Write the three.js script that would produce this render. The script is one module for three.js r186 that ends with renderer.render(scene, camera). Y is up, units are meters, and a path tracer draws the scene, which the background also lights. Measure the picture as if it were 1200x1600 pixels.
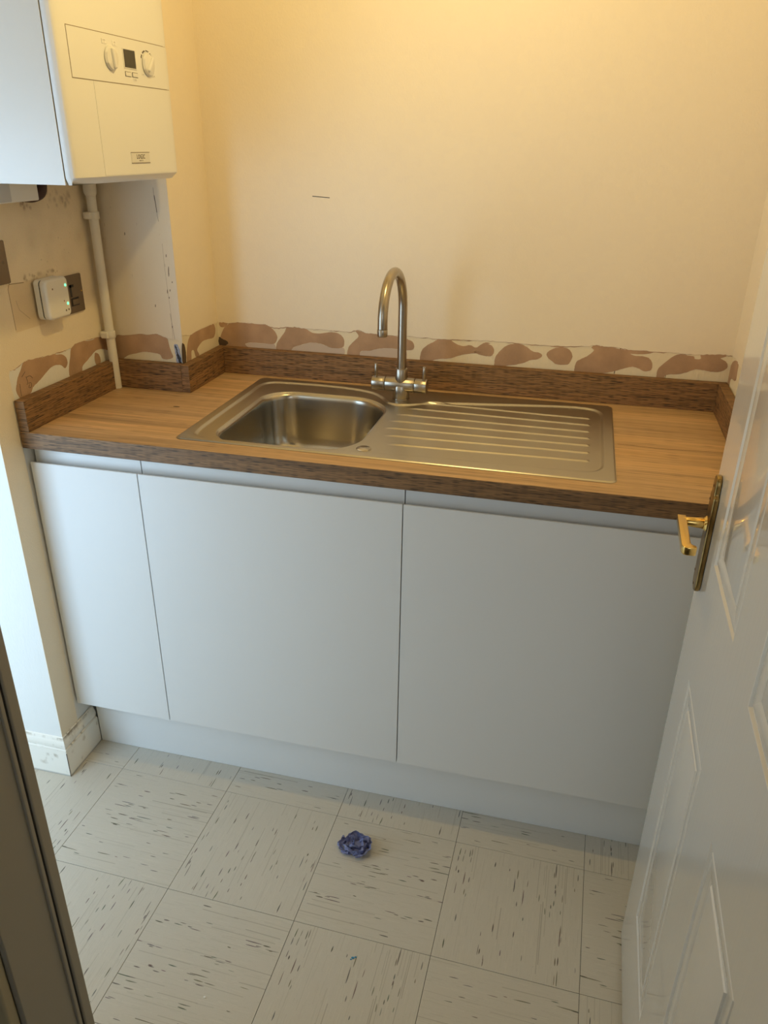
import * as THREE from 'three';
import { RoundedBoxGeometry } from 'three/addons/geometries/RoundedBoxGeometry.js';
import { mergeGeometries, mergeVertices, toCreasedNormals } from 'three/addons/utils/BufferGeometryUtils.js';
import { RectAreaLightUniformsLib } from 'three/addons/lights/RectAreaLightUniformsLib.js';

// ------------------------------------------------------------------ camera, sky, lights, exposure
const scene = new THREE.Scene();
const camera = new THREE.PerspectiveCamera(66.888, 1200 / 1600, 0.05, 30);
camera.rotation.order = 'YXZ';
camera.position.set(1.0089, 1.5231, 1.9949);
camera.rotation.set(-0.4427, 0.2369, 0.0136);

scene.background = new THREE.Color().setRGB(0.53, 0.76, 1.0);       // overcast sky outside the unseen glazed door
scene.backgroundIntensity = 1.0;

const DAYLIGHT = new THREE.Color().setRGB(0.53, 0.76, 1.0);
const LAMPLIGHT = new THREE.Color().setRGB(1.0, 0.725, 0.27);
const DAY_LEVEL = 4.7, LAMP_LEVEL = 1.0;
const LAMP_AT = new THREE.Vector3(0.70, 2.12, 0.66);

RectAreaLightUniformsLib.init();
const unseenDaylight = new THREE.RectAreaLight(DAYLIGHT, DAY_LEVEL, 0.62, 1.40);   // daylight from out of view, placed to light the left side
unseenDaylight.position.set(-0.575, 0.85, 1.44);
unseenDaylight.lookAt(-0.575, 0.85, 0);
unseenDaylight.name = 'unseen_daylight';
scene.add(unseenDaylight);
const kitchenFill = new THREE.RectAreaLight(new THREE.Color().setRGB(1.0, 0.92, 0.76), 1.1, 0.86, 0.96);   // added warm fill behind the camera, brightens door fronts and floor
kitchenFill.position.set(0.95, 1.5, 3.40);
kitchenFill.lookAt(0.95, 1.5, 0);
kitchenFill.name = 'added_kitchen_fill';
scene.add(kitchenFill);

const renderer = new THREE.WebGLRenderer({ antialias: true });
renderer.toneMapping = THREE.LinearToneMapping;
renderer.toneMappingExposure = 1.0;
renderer.shadowMap.enabled = true;

// ------------------------------------------------------------------ measured layout (metres)
const WALL_L = -0.163, WALL_R = 1.385, WALL_END = 0.668, CEIL = 2.4;
const BOX_X = 0.0443, BOX_Z = 0.209;
const TOP_Y = 0.9373, TOP_T = 0.038, TOP_Z = 0.6055;
const SKIN = 0.0012;                                                 // thickness of the paint layer
const FRONT_IN = 1.457, FRONT_OUT = 1.553;                           // doorway wall

// ------------------------------------------------------------------ helpers
let seed = 7;
const rnd = () => { seed = (seed + 0x6d2b79f5) | 0; let t = Math.imul(seed ^ (seed >>> 15), 1 | seed); t = (t + Math.imul(t ^ (t >>> 7), 61 | t)) ^ t; return ((t ^ (t >>> 14)) >>> 0) / 4294967296; };
const rr = (a, b) => a + (b - a) * rnd();
const used = {};
function numbered(n) { const k = used[n] = (used[n] ?? -1) + 1; return k ? n + '_' + String(k).padStart(3, '0') : n; }
function thing(name, label, category, pos = [0, 0, 0], turn = 0, group) {
  const o = new THREE.Group();
  o.name = numbered(name); o.position.set(...pos); o.rotation.y = turn;
  o.userData = { label, category };
  if (group) o.userData.group = group;
  scene.add(o);
  return o;
}
function mesh(name, geo, mat, parent, label) {
  const m = new THREE.Mesh(geo, mat);
  m.name = numbered(name); m.castShadow = m.receiveShadow = true;
  if (label) m.userData.label = label;
  parent.add(m);
  return m;
}
function struct(name, geo, mat, label) {
  const m = mesh(name, geo, mat, scene, label);
  m.userData.kind = 'structure';
  return m;
}
function single(name, geo, mat, label, category, pos = [0, 0, 0], group) {
  const m = mesh(name, geo, mat, scene, label);
  m.position.set(...pos); m.userData.category = category;
  if (group) m.userData.group = group;
  return m;
}
// uv in metres from the dominant direction of each face
function boxUV(g, du = 0, dv = 0) {
  const n = g.index ? g.toNonIndexed() : g;
  if (!n.attributes.normal) n.computeVertexNormals();
  const p = n.attributes.position, uv = new Float32Array(p.count * 2), a = new THREE.Vector3(), b = new THREE.Vector3(), c = new THREE.Vector3();
  for (let i = 0; i < p.count; i += 3) {
    a.fromBufferAttribute(p, i); b.fromBufferAttribute(p, i + 1); c.fromBufferAttribute(p, i + 2);
    const nn = b.clone().sub(a).cross(c.clone().sub(a)), x = Math.abs(nn.x), y = Math.abs(nn.y), z = Math.abs(nn.z);
    [a, b, c].forEach((v, k) => {
      const [u, w] = x >= y && x >= z ? [v.z, v.y] : y >= z ? [v.x, v.z] : [v.x, v.y];
      uv[(i + k) * 2] = u + du; uv[(i + k) * 2 + 1] = w + dv;
    });
  }
  n.setAttribute('uv', new THREE.BufferAttribute(uv, 2));
  return n;
}
const bare = (g) => { const n = g.index ? g.toNonIndexed() : g.clone(); for (const k of Object.keys(n.attributes)) if (k !== 'position' && k !== 'normal') n.deleteAttribute(k); return n; };
const merge = (list) => mergeGeometries(list.map(bare));
function bx(x0, x1, y0, y1, z0, z1, r = 0) {
  const w = x1 - x0, h = y1 - y0, d = z1 - z0;
  const g = r ? new RoundedBoxGeometry(w, h, d, 2, Math.min(r, w / 2.01, h / 2.01, d / 2.01)) : new THREE.BoxGeometry(w, h, d);
  return g.translate((x0 + x1) / 2, (y0 + y1) / 2, (z0 + z1) / 2);
}
function cyl(r0, r1, a, b, seg = 32, bev = 0) {                       // lathed rod from a (radius r0) to b (radius r1)
  const A = new THREE.Vector3(...a), B = new THREE.Vector3(...b), L = A.distanceTo(B);
  const pts = bev ? [[0, 0], [r0 - bev, 0], [r0 - bev * .3, bev * .3], [r0, bev], [r1, L - bev], [r1 - bev * .3, L - bev * .3], [r1 - bev, L], [0, L]] : [[0, 0], [r0, 0], [r1, L], [0, L]];
  const g = toCreasedNormals(new THREE.LatheGeometry(pts.map(([x, y]) => new THREE.Vector2(x, y)), seg), 0.6);
  g.applyQuaternion(new THREE.Quaternion().setFromUnitVectors(new THREE.Vector3(0, 1, 0), B.clone().sub(A).normalize()));
  return g.translate(A.x, A.y, A.z);
}
const shapeOf = (pts) => new THREE.Shape(pts.map(([x, y]) => new THREE.Vector2(x, y)));
function smooth(pts, n = 5, wob = 0) {                                // closed, softened outline
  const c = new THREE.CatmullRomCurve3(pts.map(([x, y]) => new THREE.Vector3(x, y, 0)), true, 'centripetal').getPoints(pts.length * n);
  c.pop();
  return c.map((p) => [p.x + rr(-wob, wob), p.y + rr(-wob, wob)]);
}
function ragged(pts, n = 7, wob = 0.0012) {                           // open torn edge
  const out = [];
  for (let i = 0; i + 1 < pts.length; i++) for (let k = 0; k < n; k++) {
    const t = k / n;
    out.push([pts[i][0] + (pts[i + 1][0] - pts[i][0]) * t, pts[i][1] + (pts[i + 1][1] - pts[i][1]) * t + (i || k ? rr(-wob, wob) : 0)]);
  }
  out.push(pts[pts.length - 1]);
  return out;
}
const flat = (shape, d) => new THREE.ExtrudeGeometry(shape, { depth: d, bevelEnabled: false, curveSegments: 12 });
const plate = (shape, d, b, seg = 2) => new THREE.ExtrudeGeometry(shape, { depth: d - 2 * b, bevelEnabled: true, bevelSize: b, bevelThickness: b, bevelOffset: -b, bevelSegments: seg, curveSegments: 14 }).translate(0, 0, b);
function roundRect(x0, y0, x1, y1, r) {
  const s = new THREE.Shape();
  s.moveTo(x0 + r, y0).lineTo(x1 - r, y0).absarc(x1 - r, y0 + r, r, -Math.PI / 2, 0, false).lineTo(x1, y1 - r).absarc(x1 - r, y1 - r, r, 0, Math.PI / 2, false)
    .lineTo(x0 + r, y1).absarc(x0 + r, y1 - r, r, Math.PI / 2, Math.PI, false).lineTo(x0, y0 + r).absarc(x0 + r, y0 + r, r, Math.PI, Math.PI * 1.5, false);
  return s;
}
// shapes drawn in (-z, y) face +x once turned; shapes drawn in (z, y) face -x
const facingRight = (g, x) => g.rotateY(Math.PI / 2).translate(x, 0, 0);
const facingLeft = (g, x) => g.rotateY(-Math.PI / 2).translate(x, 0, 0);
const neg = (pts) => pts.map(([z, y]) => [-z, y]);

// ------------------------------------------------------------------ noise and textures
function lattice(n, s) { const a = new Float32Array(n * n); let k = s | 0; for (let i = 0; i < n * n; i++) { k = (k + 0x6d2b79f5) | 0; let t = Math.imul(k ^ (k >>> 15), 1 | k); t = (t + Math.imul(t ^ (t >>> 7), 61 | t)) ^ t; a[i] = ((t ^ (t >>> 14)) >>> 0) / 4294967296; } return a; }
const LAT = [1, 2, 3, 4].map((s) => lattice(256, s * 977));
function vn(x, y, px, py, l = 0) {                                    // tileable value noise, period px by py cells (at most 256)
  const a = LAT[l], x0 = Math.floor(x), y0 = Math.floor(y), fx = x - x0, fy = y - y0, sx = fx * fx * (3 - 2 * fx), sy = fy * fy * (3 - 2 * fy);
  const m = (v, p) => ((v % p) + p) % p, i0 = m(x0, px), i1 = m(x0 + 1, px), j0 = m(y0, py) * 256, j1 = m(y0 + 1, py) * 256;
  return (a[j0 + i0] * (1 - sx) + a[j0 + i1] * sx) * (1 - sy) + (a[j1 + i0] * (1 - sx) + a[j1 + i1] * sx) * sy;
}
function fbm(u, v, fx, fy, oct, l = 0) { let s = 0, w = 0.5, t = 0; for (let o = 0; o < oct && fx <= 256 && fy <= 256; o++) { s += w * vn(u * fx, v * fy, fx, fy, (l + o) & 3); t += w; w *= 0.5; fx *= 2; fy *= 2; } return s / t; }
const byte = (v) => Math.max(0, Math.min(255, Math.round(v)));
function dataTex(w, h, f, srgb, size = [1, 1]) {                      // f(u, v) -> [r, g, b] in 0..255
  const d = new Uint8Array(w * h * 4);
  for (let y = 0; y < h; y++) for (let x = 0; x < w; x++) { const c = f(x / w, y / h), o = (y * w + x) * 4; d[o] = byte(c[0]); d[o + 1] = byte(c[1]); d[o + 2] = byte(c[2]); d[o + 3] = 255; }
  const t = new THREE.DataTexture(d, w, h, THREE.RGBAFormat);
  t.wrapS = t.wrapT = THREE.RepeatWrapping; t.magFilter = THREE.LinearFilter; t.minFilter = THREE.LinearMipmapLinearFilter; t.generateMipmaps = true;
  if (srgb) t.colorSpace = THREE.SRGBColorSpace;
  t.repeat.set(1 / size[0], 1 / size[1]); t.needsUpdate = true;
  return t;
}
function canvasTex(w, h, draw, srgb = true) {
  const c = document.createElement('canvas'); c.width = w; c.height = h;
  draw(c.getContext('2d'), w, h);
  const t = new THREE.CanvasTexture(c);
  if (srgb) t.colorSpace = THREE.SRGBColorSpace;
  return t;
}
const std = (o) => new THREE.MeshStandardMaterial(o);
const phys = (o) => new THREE.MeshPhysicalMaterial(o);

const paintMap = dataTex(512, 512, (u, v) => { const n = fbm(u, v, 4, 4, 4) - 0.5, m = fbm(u, v, 64, 64, 2, 1) - 0.5, k = 1 + n * 0.022 + m * 0.008; return [243 * k, 230 * k, 207 * (k - n * 0.02)]; }, true, [1.1, 1.1]);
const paintBump = dataTex(512, 512, (u, v) => { const n = fbm(u, v, 128, 96, 2, 2) * 0.6 + fbm(u, v, 6, 6, 3) * 0.4; return [n * 255, n * 255, n * 255]; }, false, [0.35, 0.35]);
const M = {};
M.paint = std({ map: paintMap, bumpMap: paintBump, bumpScale: 0.00035, roughness: 0.62 });
M.stub = std({ color: new THREE.Color().setRGB(0.84, 0.83, 0.79), bumpMap: paintBump, bumpScale: 0.0006, roughness: 0.55 });
M.adhesive = std({ color: new THREE.Color().setRGB(0.84, 0.74, 0.545), bumpMap: paintBump, bumpScale: 0.0012, roughness: 0.9 });
const plasterMap = dataTex(256, 256, (u, v) => { const n = fbm(u, v, 8, 8, 5) - 0.5, k = 1 + n * 0.16; return [184 * k, 151 * k, 122 * k]; }, true, [0.25, 0.25]);
M.plaster = std({ map: plasterMap, bumpMap: paintBump, bumpScale: 0.0006, roughness: 0.95 });
M.palePlaster = std({ color: new THREE.Color().setRGB(0.62, 0.50, 0.40), roughness: 0.95 });
M.ceiling = std({ color: new THREE.Color().setRGB(0.42, 0.40, 0.36), roughness: 0.9 });  // out of view; kept dark so less light bounces back
M.kitchenWall = std({ color: new THREE.Color().setRGB(0.40, 0.37, 0.32), roughness: 0.9 });  // unseen walls, darkened to weaken bounced light
M.dark = std({ color: new THREE.Color().setRGB(0.012, 0.011, 0.01), roughness: 0.8 });
M.gloss = std({ color: new THREE.Color().setRGB(0.80, 0.77, 0.70), roughness: 0.32 });
M.architrave = std({ color: new THREE.Color().setRGB(0.52, 0.44, 0.27), roughness: 0.5 });
M.jamb = std({ color: new THREE.Color().setRGB(0.36, 0.33, 0.26), roughness: 0.5 });

// oak: long soft cathedral grain with a few dark lines
function oak(u, v, fine) {
  const warp = fbm(u, v, 3, 6, 3) * 0.9, band = fbm(u, (v + warp * 0.05) % 1, 2, 24, 3, 1), streak = fbm(u, v, 12, 220, 1, 2), pore = fbm(u, v, 40, 256, 1, 3);
  let k = 0.86 + (band - 0.5) * 0.24 + (streak - 0.5) * 0.15 - (pore > 0.72 ? (pore - 0.72) * fine : 0);
  return k;
}
const oakMap = dataTex(2048, 1024, (u, v) => { const k = oak(u, v, 0.55), t = fbm(u, v, 3, 10, 2, 3) - 0.5; return [222 * k * (1 + t * 0.05), 181 * k, 133 * k * (1 - t * 0.12)]; }, true, [1.6, 0.62]);
const oakEdgeMap = dataTex(2048, 512, (u, v) => {
  const k = oak(u, v, 0.5), f = fbm(u, v, 60, 200, 2, 2), crack = Math.max(0, f - 0.56) * 1.25;
  const q = k - crack; return [166 * q, 125 * q, 82 * q];
}, true, [1.0, 0.16]);
const oakEdgeBump = dataTex(2048, 512, (u, v) => { const f = fbm(u, v, 60, 200, 2, 2), q = 255 * (1 - Math.max(0, f - 0.5) * 2.0); return [q, q, q]; }, false, [1.0, 0.16]);
M.oak = std({ map: oakMap, roughness: 0.52, bumpMap: oakMap, bumpScale: 0.0003 });
M.oakEdge = std({ map: oakEdgeMap, bumpMap: oakEdgeBump, bumpScale: 0.0012, roughness: 0.6 });
M.shadedOakFront = std({ map: oakEdgeMap, roughness: 0.55, bumpMap: oakEdgeBump, bumpScale: 0.0003, color: new THREE.Color().setRGB(0.86, 0.86, 0.86) });  // streaked oak, darkened to carry the shade of the front edge
M.cutEdge = std({ color: new THREE.Color().setRGB(0.20, 0.17, 0.13), roughness: 0.7 });

M.cabinet = phys({ color: new THREE.Color().setRGB(0.80, 0.80, 0.78), roughness: 0.42, clearcoat: 0.15, clearcoatRoughness: 0.3 });
M.carcass = std({ color: new THREE.Color().setRGB(0.72, 0.72, 0.70), roughness: 0.6 });
const brushMap = dataTex(512, 512, (u, v) => { const n = fbm(u, v, 4, 256, 1) * 0.7 + fbm(u, v, 16, 128, 1, 1) * 0.3; return [n * 255, n * 255, n * 255]; }, false, [0.4, 0.12]);
M.steel = phys({ color: new THREE.Color().setRGB(0.55, 0.515, 0.445), metalness: 1, roughness: 0.24, bumpMap: brushMap, bumpScale: 0.00005 });
M.steelDeck = phys({ color: new THREE.Color().setRGB(0.55, 0.515, 0.435), metalness: 1, roughness: 0.33, bumpMap: brushMap, bumpScale: 0.00005 });
M.nickel = phys({ color: new THREE.Color().setRGB(0.44, 0.39, 0.32), metalness: 1, roughness: 0.29 });
M.brass = std({ color: new THREE.Color().setRGB(0.83, 0.58, 0.20), metalness: 1, roughness: 0.22 });
const tarnish = dataTex(128, 256, (u, v) => { const n = fbm(u, v, 8, 8, 4); return [150 + (n - 0.5) * 90, 124 + (n - 0.5) * 90, 78 + (n - 0.5) * 70]; }, true, [0.04, 0.2]);
M.oldBrass = std({ map: tarnish, metalness: 1, roughness: 0.33 });
M.bronze = std({ color: new THREE.Color().setRGB(0.22, 0.17, 0.12), metalness: 0.85, roughness: 0.42 });
M.boiler = phys({ color: new THREE.Color().setRGB(0.84, 0.84, 0.82), roughness: 0.34, clearcoat: 0.25, clearcoatRoughness: 0.25 });
M.boilerTrim = std({ color: new THREE.Color().setRGB(0.80, 0.79, 0.76), roughness: 0.4 });
M.plastic = std({ color: new THREE.Color().setRGB(0.80, 0.78, 0.72), roughness: 0.42 });
M.grey = std({ color: new THREE.Color().setRGB(0.55, 0.54, 0.51), roughness: 0.5 });
M.blackPlastic = std({ color: new THREE.Color().setRGB(0.02, 0.019, 0.018), roughness: 0.4 });
M.lcd = std({ color: new THREE.Color().setRGB(0.045, 0.04, 0.03), roughness: 0.2 });
M.print = std({ color: new THREE.Color().setRGB(0.10, 0.085, 0.07), roughness: 0.6 });
M.pvc = std({ color: new THREE.Color().setRGB(0.78, 0.75, 0.68), roughness: 0.38 });
M.led = std({ color: 0x0b3a18, emissive: new THREE.Color().setRGB(0.16, 1.0, 0.42), emissiveIntensity: 2.0, roughness: 0.3 });
M.slateTube = std({ color: new THREE.Color().setRGB(0.05, 0.02, 0.015), roughness: 0.5 });
M.chip = std({ color: new THREE.Color().setRGB(0.10, 0.065, 0.04), roughness: 0.9 });
M.joint = std({ color: new THREE.Color().setRGB(0.22, 0.16, 0.09), roughness: 0.8 });
M.pencil = std({ color: new THREE.Color().setRGB(0.10, 0.085, 0.075), roughness: 0.9 });
const doorBump = dataTex(256, 512, (u, v) => { const n = fbm(u, v, 128, 6, 2); return [n * 255, n * 255, n * 255]; }, false, [0.35, 1.2]);
M.doorPaint = phys({ color: new THREE.Color().setRGB(0.80, 0.76, 0.70), roughness: 0.2, clearcoat: 0.8, clearcoatRoughness: 0.03, bumpMap: doorBump, bumpScale: 0.00012 });

// ------------------------------------------------------------------ traced outlines of the torn plaster strip (metres on each wall)
const backPatches = {
  patch_0: [[0.0494,1.0287],[0.0589,1.0507],[0.0716,1.0656],[0.0893,1.072],[0.1066,1.0748],[0.1405,1.0741],[0.1631,1.0741],[0.1856,1.0755],[0.2001,1.0684],[0.2125,1.057],[0.2193,1.0434],[0.216,1.0309],[0.2089,1.0233],[0.175,1.0221],[0.1332,1.0207],[0.1233,1.0157],[0.1329,1.0057],[0.0976,1.0054],[0.0629,1.0055],[0.0499,1.0125]],
  patch_1: [[0.0491,1.0705],[0.0738,1.0692],[0.0635,1.0598],[0.0521,1.0608]],
  patch_2: [[0.2163,1.0221],[0.2284,1.0405],[0.2423,1.0589],[0.2484,1.0714],[0.2705,1.0728],[0.3033,1.069],[0.3212,1.0605],[0.3466,1.0604],[0.3756,1.0657],[0.3971,1.062],[0.4077,1.0524],[0.4104,1.0387],[0.4075,1.0281],[0.393,1.023],[0.3712,1.0239],[0.3532,1.0296],[0.3351,1.0336],[0.3131,1.0329],[0.2871,1.0251],[0.2646,1.0165],[0.2536,1.0034],[0.2162,1.0043]],
  patch_3: [[0.4188,1.0133],[0.4236,1.0293],[0.4362,1.0439],[0.4505,1.0603],[0.4435,1.0718],[0.4541,1.0735],[0.4682,1.07],[0.4963,1.0684],[0.5313,1.0656],[0.5591,1.0657],[0.5834,1.0606],[0.5973,1.0548],[0.6028,1.0433],[0.5996,1.0346],[0.5807,1.0309],[0.5528,1.033],[0.5318,1.0333],[0.5037,1.0296],[0.4825,1.023],[0.4558,1.0187],[0.4522,1.0038],[0.4198,1.0029]],
  pale_0: [[0.4562,1.0177],[0.4825,1.0226],[0.5037,1.0293],[0.5318,1.0329],[0.5563,1.0326],[0.5807,1.0305],[0.5814,1.0034],[0.5569,1.0037],[0.454,1.0039]],
  pale_1: [[0.1237,1.0158],[0.1331,1.02],[0.1749,1.0214],[0.2089,1.0226],[0.2117,1.0054],[0.1329,1.0057]],
  pale_2: [[0.2645,1.0158],[0.2871,1.0244],[0.3131,1.0322],[0.3351,1.0329],[0.3532,1.0289],[0.3712,1.0232],[0.393,1.0223],[0.4092,1.0248],[0.409,1.0045],[0.2544,1.0041]],
  patch_4: [[0.6201,1.0207],[0.6254,1.0364],[0.6387,1.0491],[0.6554,1.0587],[0.6718,1.0698],[0.6921,1.0695],[0.7025,1.0635],[0.7163,1.0561],[0.7333,1.0523],[0.7497,1.0561],[0.7667,1.0512],[0.7794,1.0604],[0.7922,1.0662],[0.8023,1.0636],[0.7957,1.0625],[0.8059,1.0589],[0.8125,1.0494],[0.8122,1.0394],[0.8078,1.0324],[0.798,1.0307],[0.7812,1.0322],[0.7676,1.0363],[0.7676,1.0363],[0.7444,1.0329],[0.7213,1.0262],[0.698,1.0178],[0.6709,1.0141],[0.6556,1.0096],[0.6474,1.0014],[0.6207,1.0022]],
  patch_5: [[0.8164,1.0146],[0.8179,1.0298],[0.8267,1.0438],[0.8419,1.0597],[0.8577,1.0664],[0.8803,1.0673],[0.8971,1.0602],[0.9108,1.0514],[0.9304,1.0478],[0.9359,1.0416],[0.9255,1.0326],[0.9065,1.0279],[0.8909,1.0201],[0.8686,1.0134],[0.846,1.0084],[0.8415,1.0023],[0.8173,1.0015]],
  patch_6: [[0.9465,1.0473],[0.9551,1.0577],[0.9702,1.0647],[0.9858,1.067],[1.0023,1.061],[1.011,1.0454],[1.0071,1.032],[1.0031,1.0251],[0.9875,1.0223],[0.9714,1.0234],[0.9611,1.0303],[0.9525,1.0362]],
  patch_7: [[1.0196,1.0198],[1.0228,1.0332],[1.036,1.0423],[1.0505,1.0515],[1.0613,1.0652],[1.0544,1.0711],[1.0629,1.0775],[1.0786,1.076],[1.0971,1.0757],[1.1191,1.0724],[1.1407,1.0707],[1.1712,1.0703],[1.2045,1.0704],[1.196,1.0666],[1.1723,1.0627],[1.1496,1.0618],[1.1609,1.0578],[1.1822,1.0577],[1.1949,1.0538],[1.2041,1.0433],[1.2038,1.0255],[1.1877,1.0211],[1.1746,1.0266],[1.1588,1.0302],[1.141,1.025],[1.1175,1.0157],[1.0873,1.0078],[1.0563,1.0044],[1.0214,1.0047]],
  patch_8: [[1.219,1.0121],[1.2201,1.0284],[1.23,1.042],[1.2428,1.0557],[1.2561,1.0662],[1.2703,1.0697],[1.2857,1.0667],[1.2976,1.066],[1.3016,1.06],[1.3146,1.0615],[1.3131,1.0702],[1.3343,1.0743],[1.3692,1.0743],[1.3712,1.0713],[1.3592,1.0657],[1.3721,1.0588],[1.3785,1.0483],[1.3757,1.0402],[1.3624,1.0329],[1.345,1.0315],[1.3269,1.034],[1.3061,1.0343],[1.2868,1.0254],[1.2697,1.0199],[1.249,1.0177],[1.239,1.0137],[1.2371,1.007],[1.2204,1.0067]],
};
const backJag = [[0.0512,1.0731],[0.0759,1.0711],[0.1066,1.0757],[0.1406,1.0751],[0.1874,1.0745],[0.2001,1.0684],[0.2242,1.0681],[0.2484,1.0714],[0.2742,1.073],[0.3033,1.0697],[0.3433,1.0705],[0.3649,1.0702],[0.3972,1.0697],[0.4239,1.0688],[0.4435,1.0752],[0.4541,1.0758],[0.4682,1.07],[0.4946,1.0683],[0.5208,1.0666],[0.5901,1.0694],[0.6158,1.0678],[0.6754,1.0667],[0.7257,1.0684],[0.7754,1.0701],[0.8083,1.0706],[0.8655,1.0696],[0.9381,1.068],[0.9856,1.0696],[1.0478,1.0739],[1.0628,1.0781],[1.0786,1.076],[1.1171,1.0754],[1.1483,1.0712],[1.2012,1.0718],[1.2612,1.0713],[1.2837,1.0697],[1.32,1.0723],[1.3632,1.0754],[1.3838,1.0737]];
const rightPatch = [[0.007,0.9982],[-0.0064,1.0266],[0.0049,1.0563],[0.0422,1.0726],[0.0804,1.0721],[0.0856,1.0538],[0.0879,1.0377],[0.0282,1.0237],[0.0251,1.0033]];
const boxPatches = {
  patch_9: [[-0.1435,1.0647],[-0.137,1.0692],[-0.1232,1.0687],[-0.1014,1.0715],[-0.0705,1.0758],[-0.0525,1.0747],[-0.0249,1.0787],[-0.0106,1.0734],[0.0023,1.0688],[0.005,1.054],[0.0091,1.0378],[0.0133,1.0215],[0.0005,1.0155],[-0.0175,1.0165],[-0.0224,1.0258],[-0.0462,1.0297],[-0.0674,1.0302],[-0.0896,1.0247],[-0.1152,1.0178],[-0.1357,1.0051],[-0.1467,1.0042],[-0.1471,1.0408]],
  blue: [[0.0216,1.0551],[0.0291,1.0556],[0.0336,1.0422],[0.0356,1.0064],[0.0235,1.0055],[0.0215,1.0276]],
};
const boxJag = [[-0.1427,1.0702],[-0.1232,1.0693],[-0.1013,1.0721],[-0.0704,1.0763],[-0.0524,1.0753],[-0.0248,1.0793],[-0.0105,1.0739],[0.0025,1.0707],[0.0187,1.0685],[0.0423,1.0674]];
const sidePatches = {
  patch_10: [[0.1814,1.0505],[0.1593,1.0705],[0.1096,1.0726],[0.0517,1.0722],[0.0219,1.0706],[0.0147,1.0545],[0.0248,1.0375],[0.0647,1.0388],[0.097,1.0401],[0.1208,1.0326],[0.1317,1.0251],[0.1221,1.01],[0.1412,1.0088],[0.1497,1.0279],[0.1629,1.0295],[0.1696,1.0057],[0.1912,1.0032]],
  chip: [[0.2089,1.0593],[0.1977,1.0514],[0.1998,1.0048],[0.2138,1.0083]],
};
const sideJag = [[0.2047,1.0793],[0.1653,1.0704],[0.1093,1.074],[0.0514,1.0736],[-0.0006,1.0705]];
const leftPatches = {
  patch_11: [[0.5808,1.0392],[0.5736,1.0516],[0.5585,1.0667],[0.5502,1.0766],[0.533,1.0795],[0.4965,1.076],[0.4665,1.0719],[0.4506,1.0719],[0.4313,1.0686],[0.408,1.063],[0.3964,1.0513],[0.3954,1.0394],[0.4063,1.0304],[0.4185,1.04],[0.4377,1.0455],[0.4581,1.0449],[0.4803,1.0367],[0.5067,1.0262],[0.5322,1.0171],[0.5403,1.0083],[0.5723,1.0065],[0.5793,1.0073],[0.5863,1.0263]],
  patch_12: [[0.393,1.0244],[0.3817,1.0503],[0.372,1.0701],[0.3571,1.077],[0.3304,1.0776],[0.2956,1.0713],[0.2533,1.0702],[0.2259,1.0629],[0.1883,1.0519],[0.1963,1.0199],[0.2329,1.0354],[0.27,1.0426],[0.2957,1.035],[0.3166,1.0265],[0.3396,1.0175],[0.345,1.0054],[0.3935,1.0067]],
  patch_13: [[0.2788,1.0365],[0.2639,1.0289],[0.2621,1.0077],[0.2815,1.0075],[0.2844,1.0241]],
};
const leftJag = [[0.5959,1.0716],[0.5784,1.0718],[0.5516,1.0781],[0.5327,1.0804],[0.4962,1.0769],[0.4504,1.0728],[0.4058,1.0709],[0.3719,1.0705],[0.3569,1.0778],[0.3128,1.0759],[0.2528,1.072],[0.186,1.0612]];

// ------------------------------------------------------------------ setting: shell
struct('floor', bx(-1.25, 2.5, -0.12, -0.0026, -0.1, 3.5), std({ color: new THREE.Color().setRGB(0.05, 0.04, 0.03), roughness: 0.9 }), 'dark screed floor slab under the vinyl tiles');
const floor = scene.getObjectByName('floor');
struct('ceiling', bx(-1.25, 2.5, CEIL, CEIL + 0.1, -0.1, 3.5), M.ceiling, 'unseen ceiling, darkened to cut bounced light');

// thin line of bare plaster that shows along a torn paint edge, of uneven width
function tornEdge(jag, parent, place) {
  const low = jag.map(([x, y], i) => [x, y - 0.0004 - 0.0042 * Math.max(0, fbm(x * 2.1 + 0.37 + 7, 0.3, 32, 4, 4) - 0.36) * 2]);
  mesh('torn_edge', place(flat(shapeOf([...jag.map(([x, y]) => [x, y + 0.0006]), ...low.reverse()]), 0.0007)), M.plaster, parent, 'ragged line of bare plaster under the paint edge');
}
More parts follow.
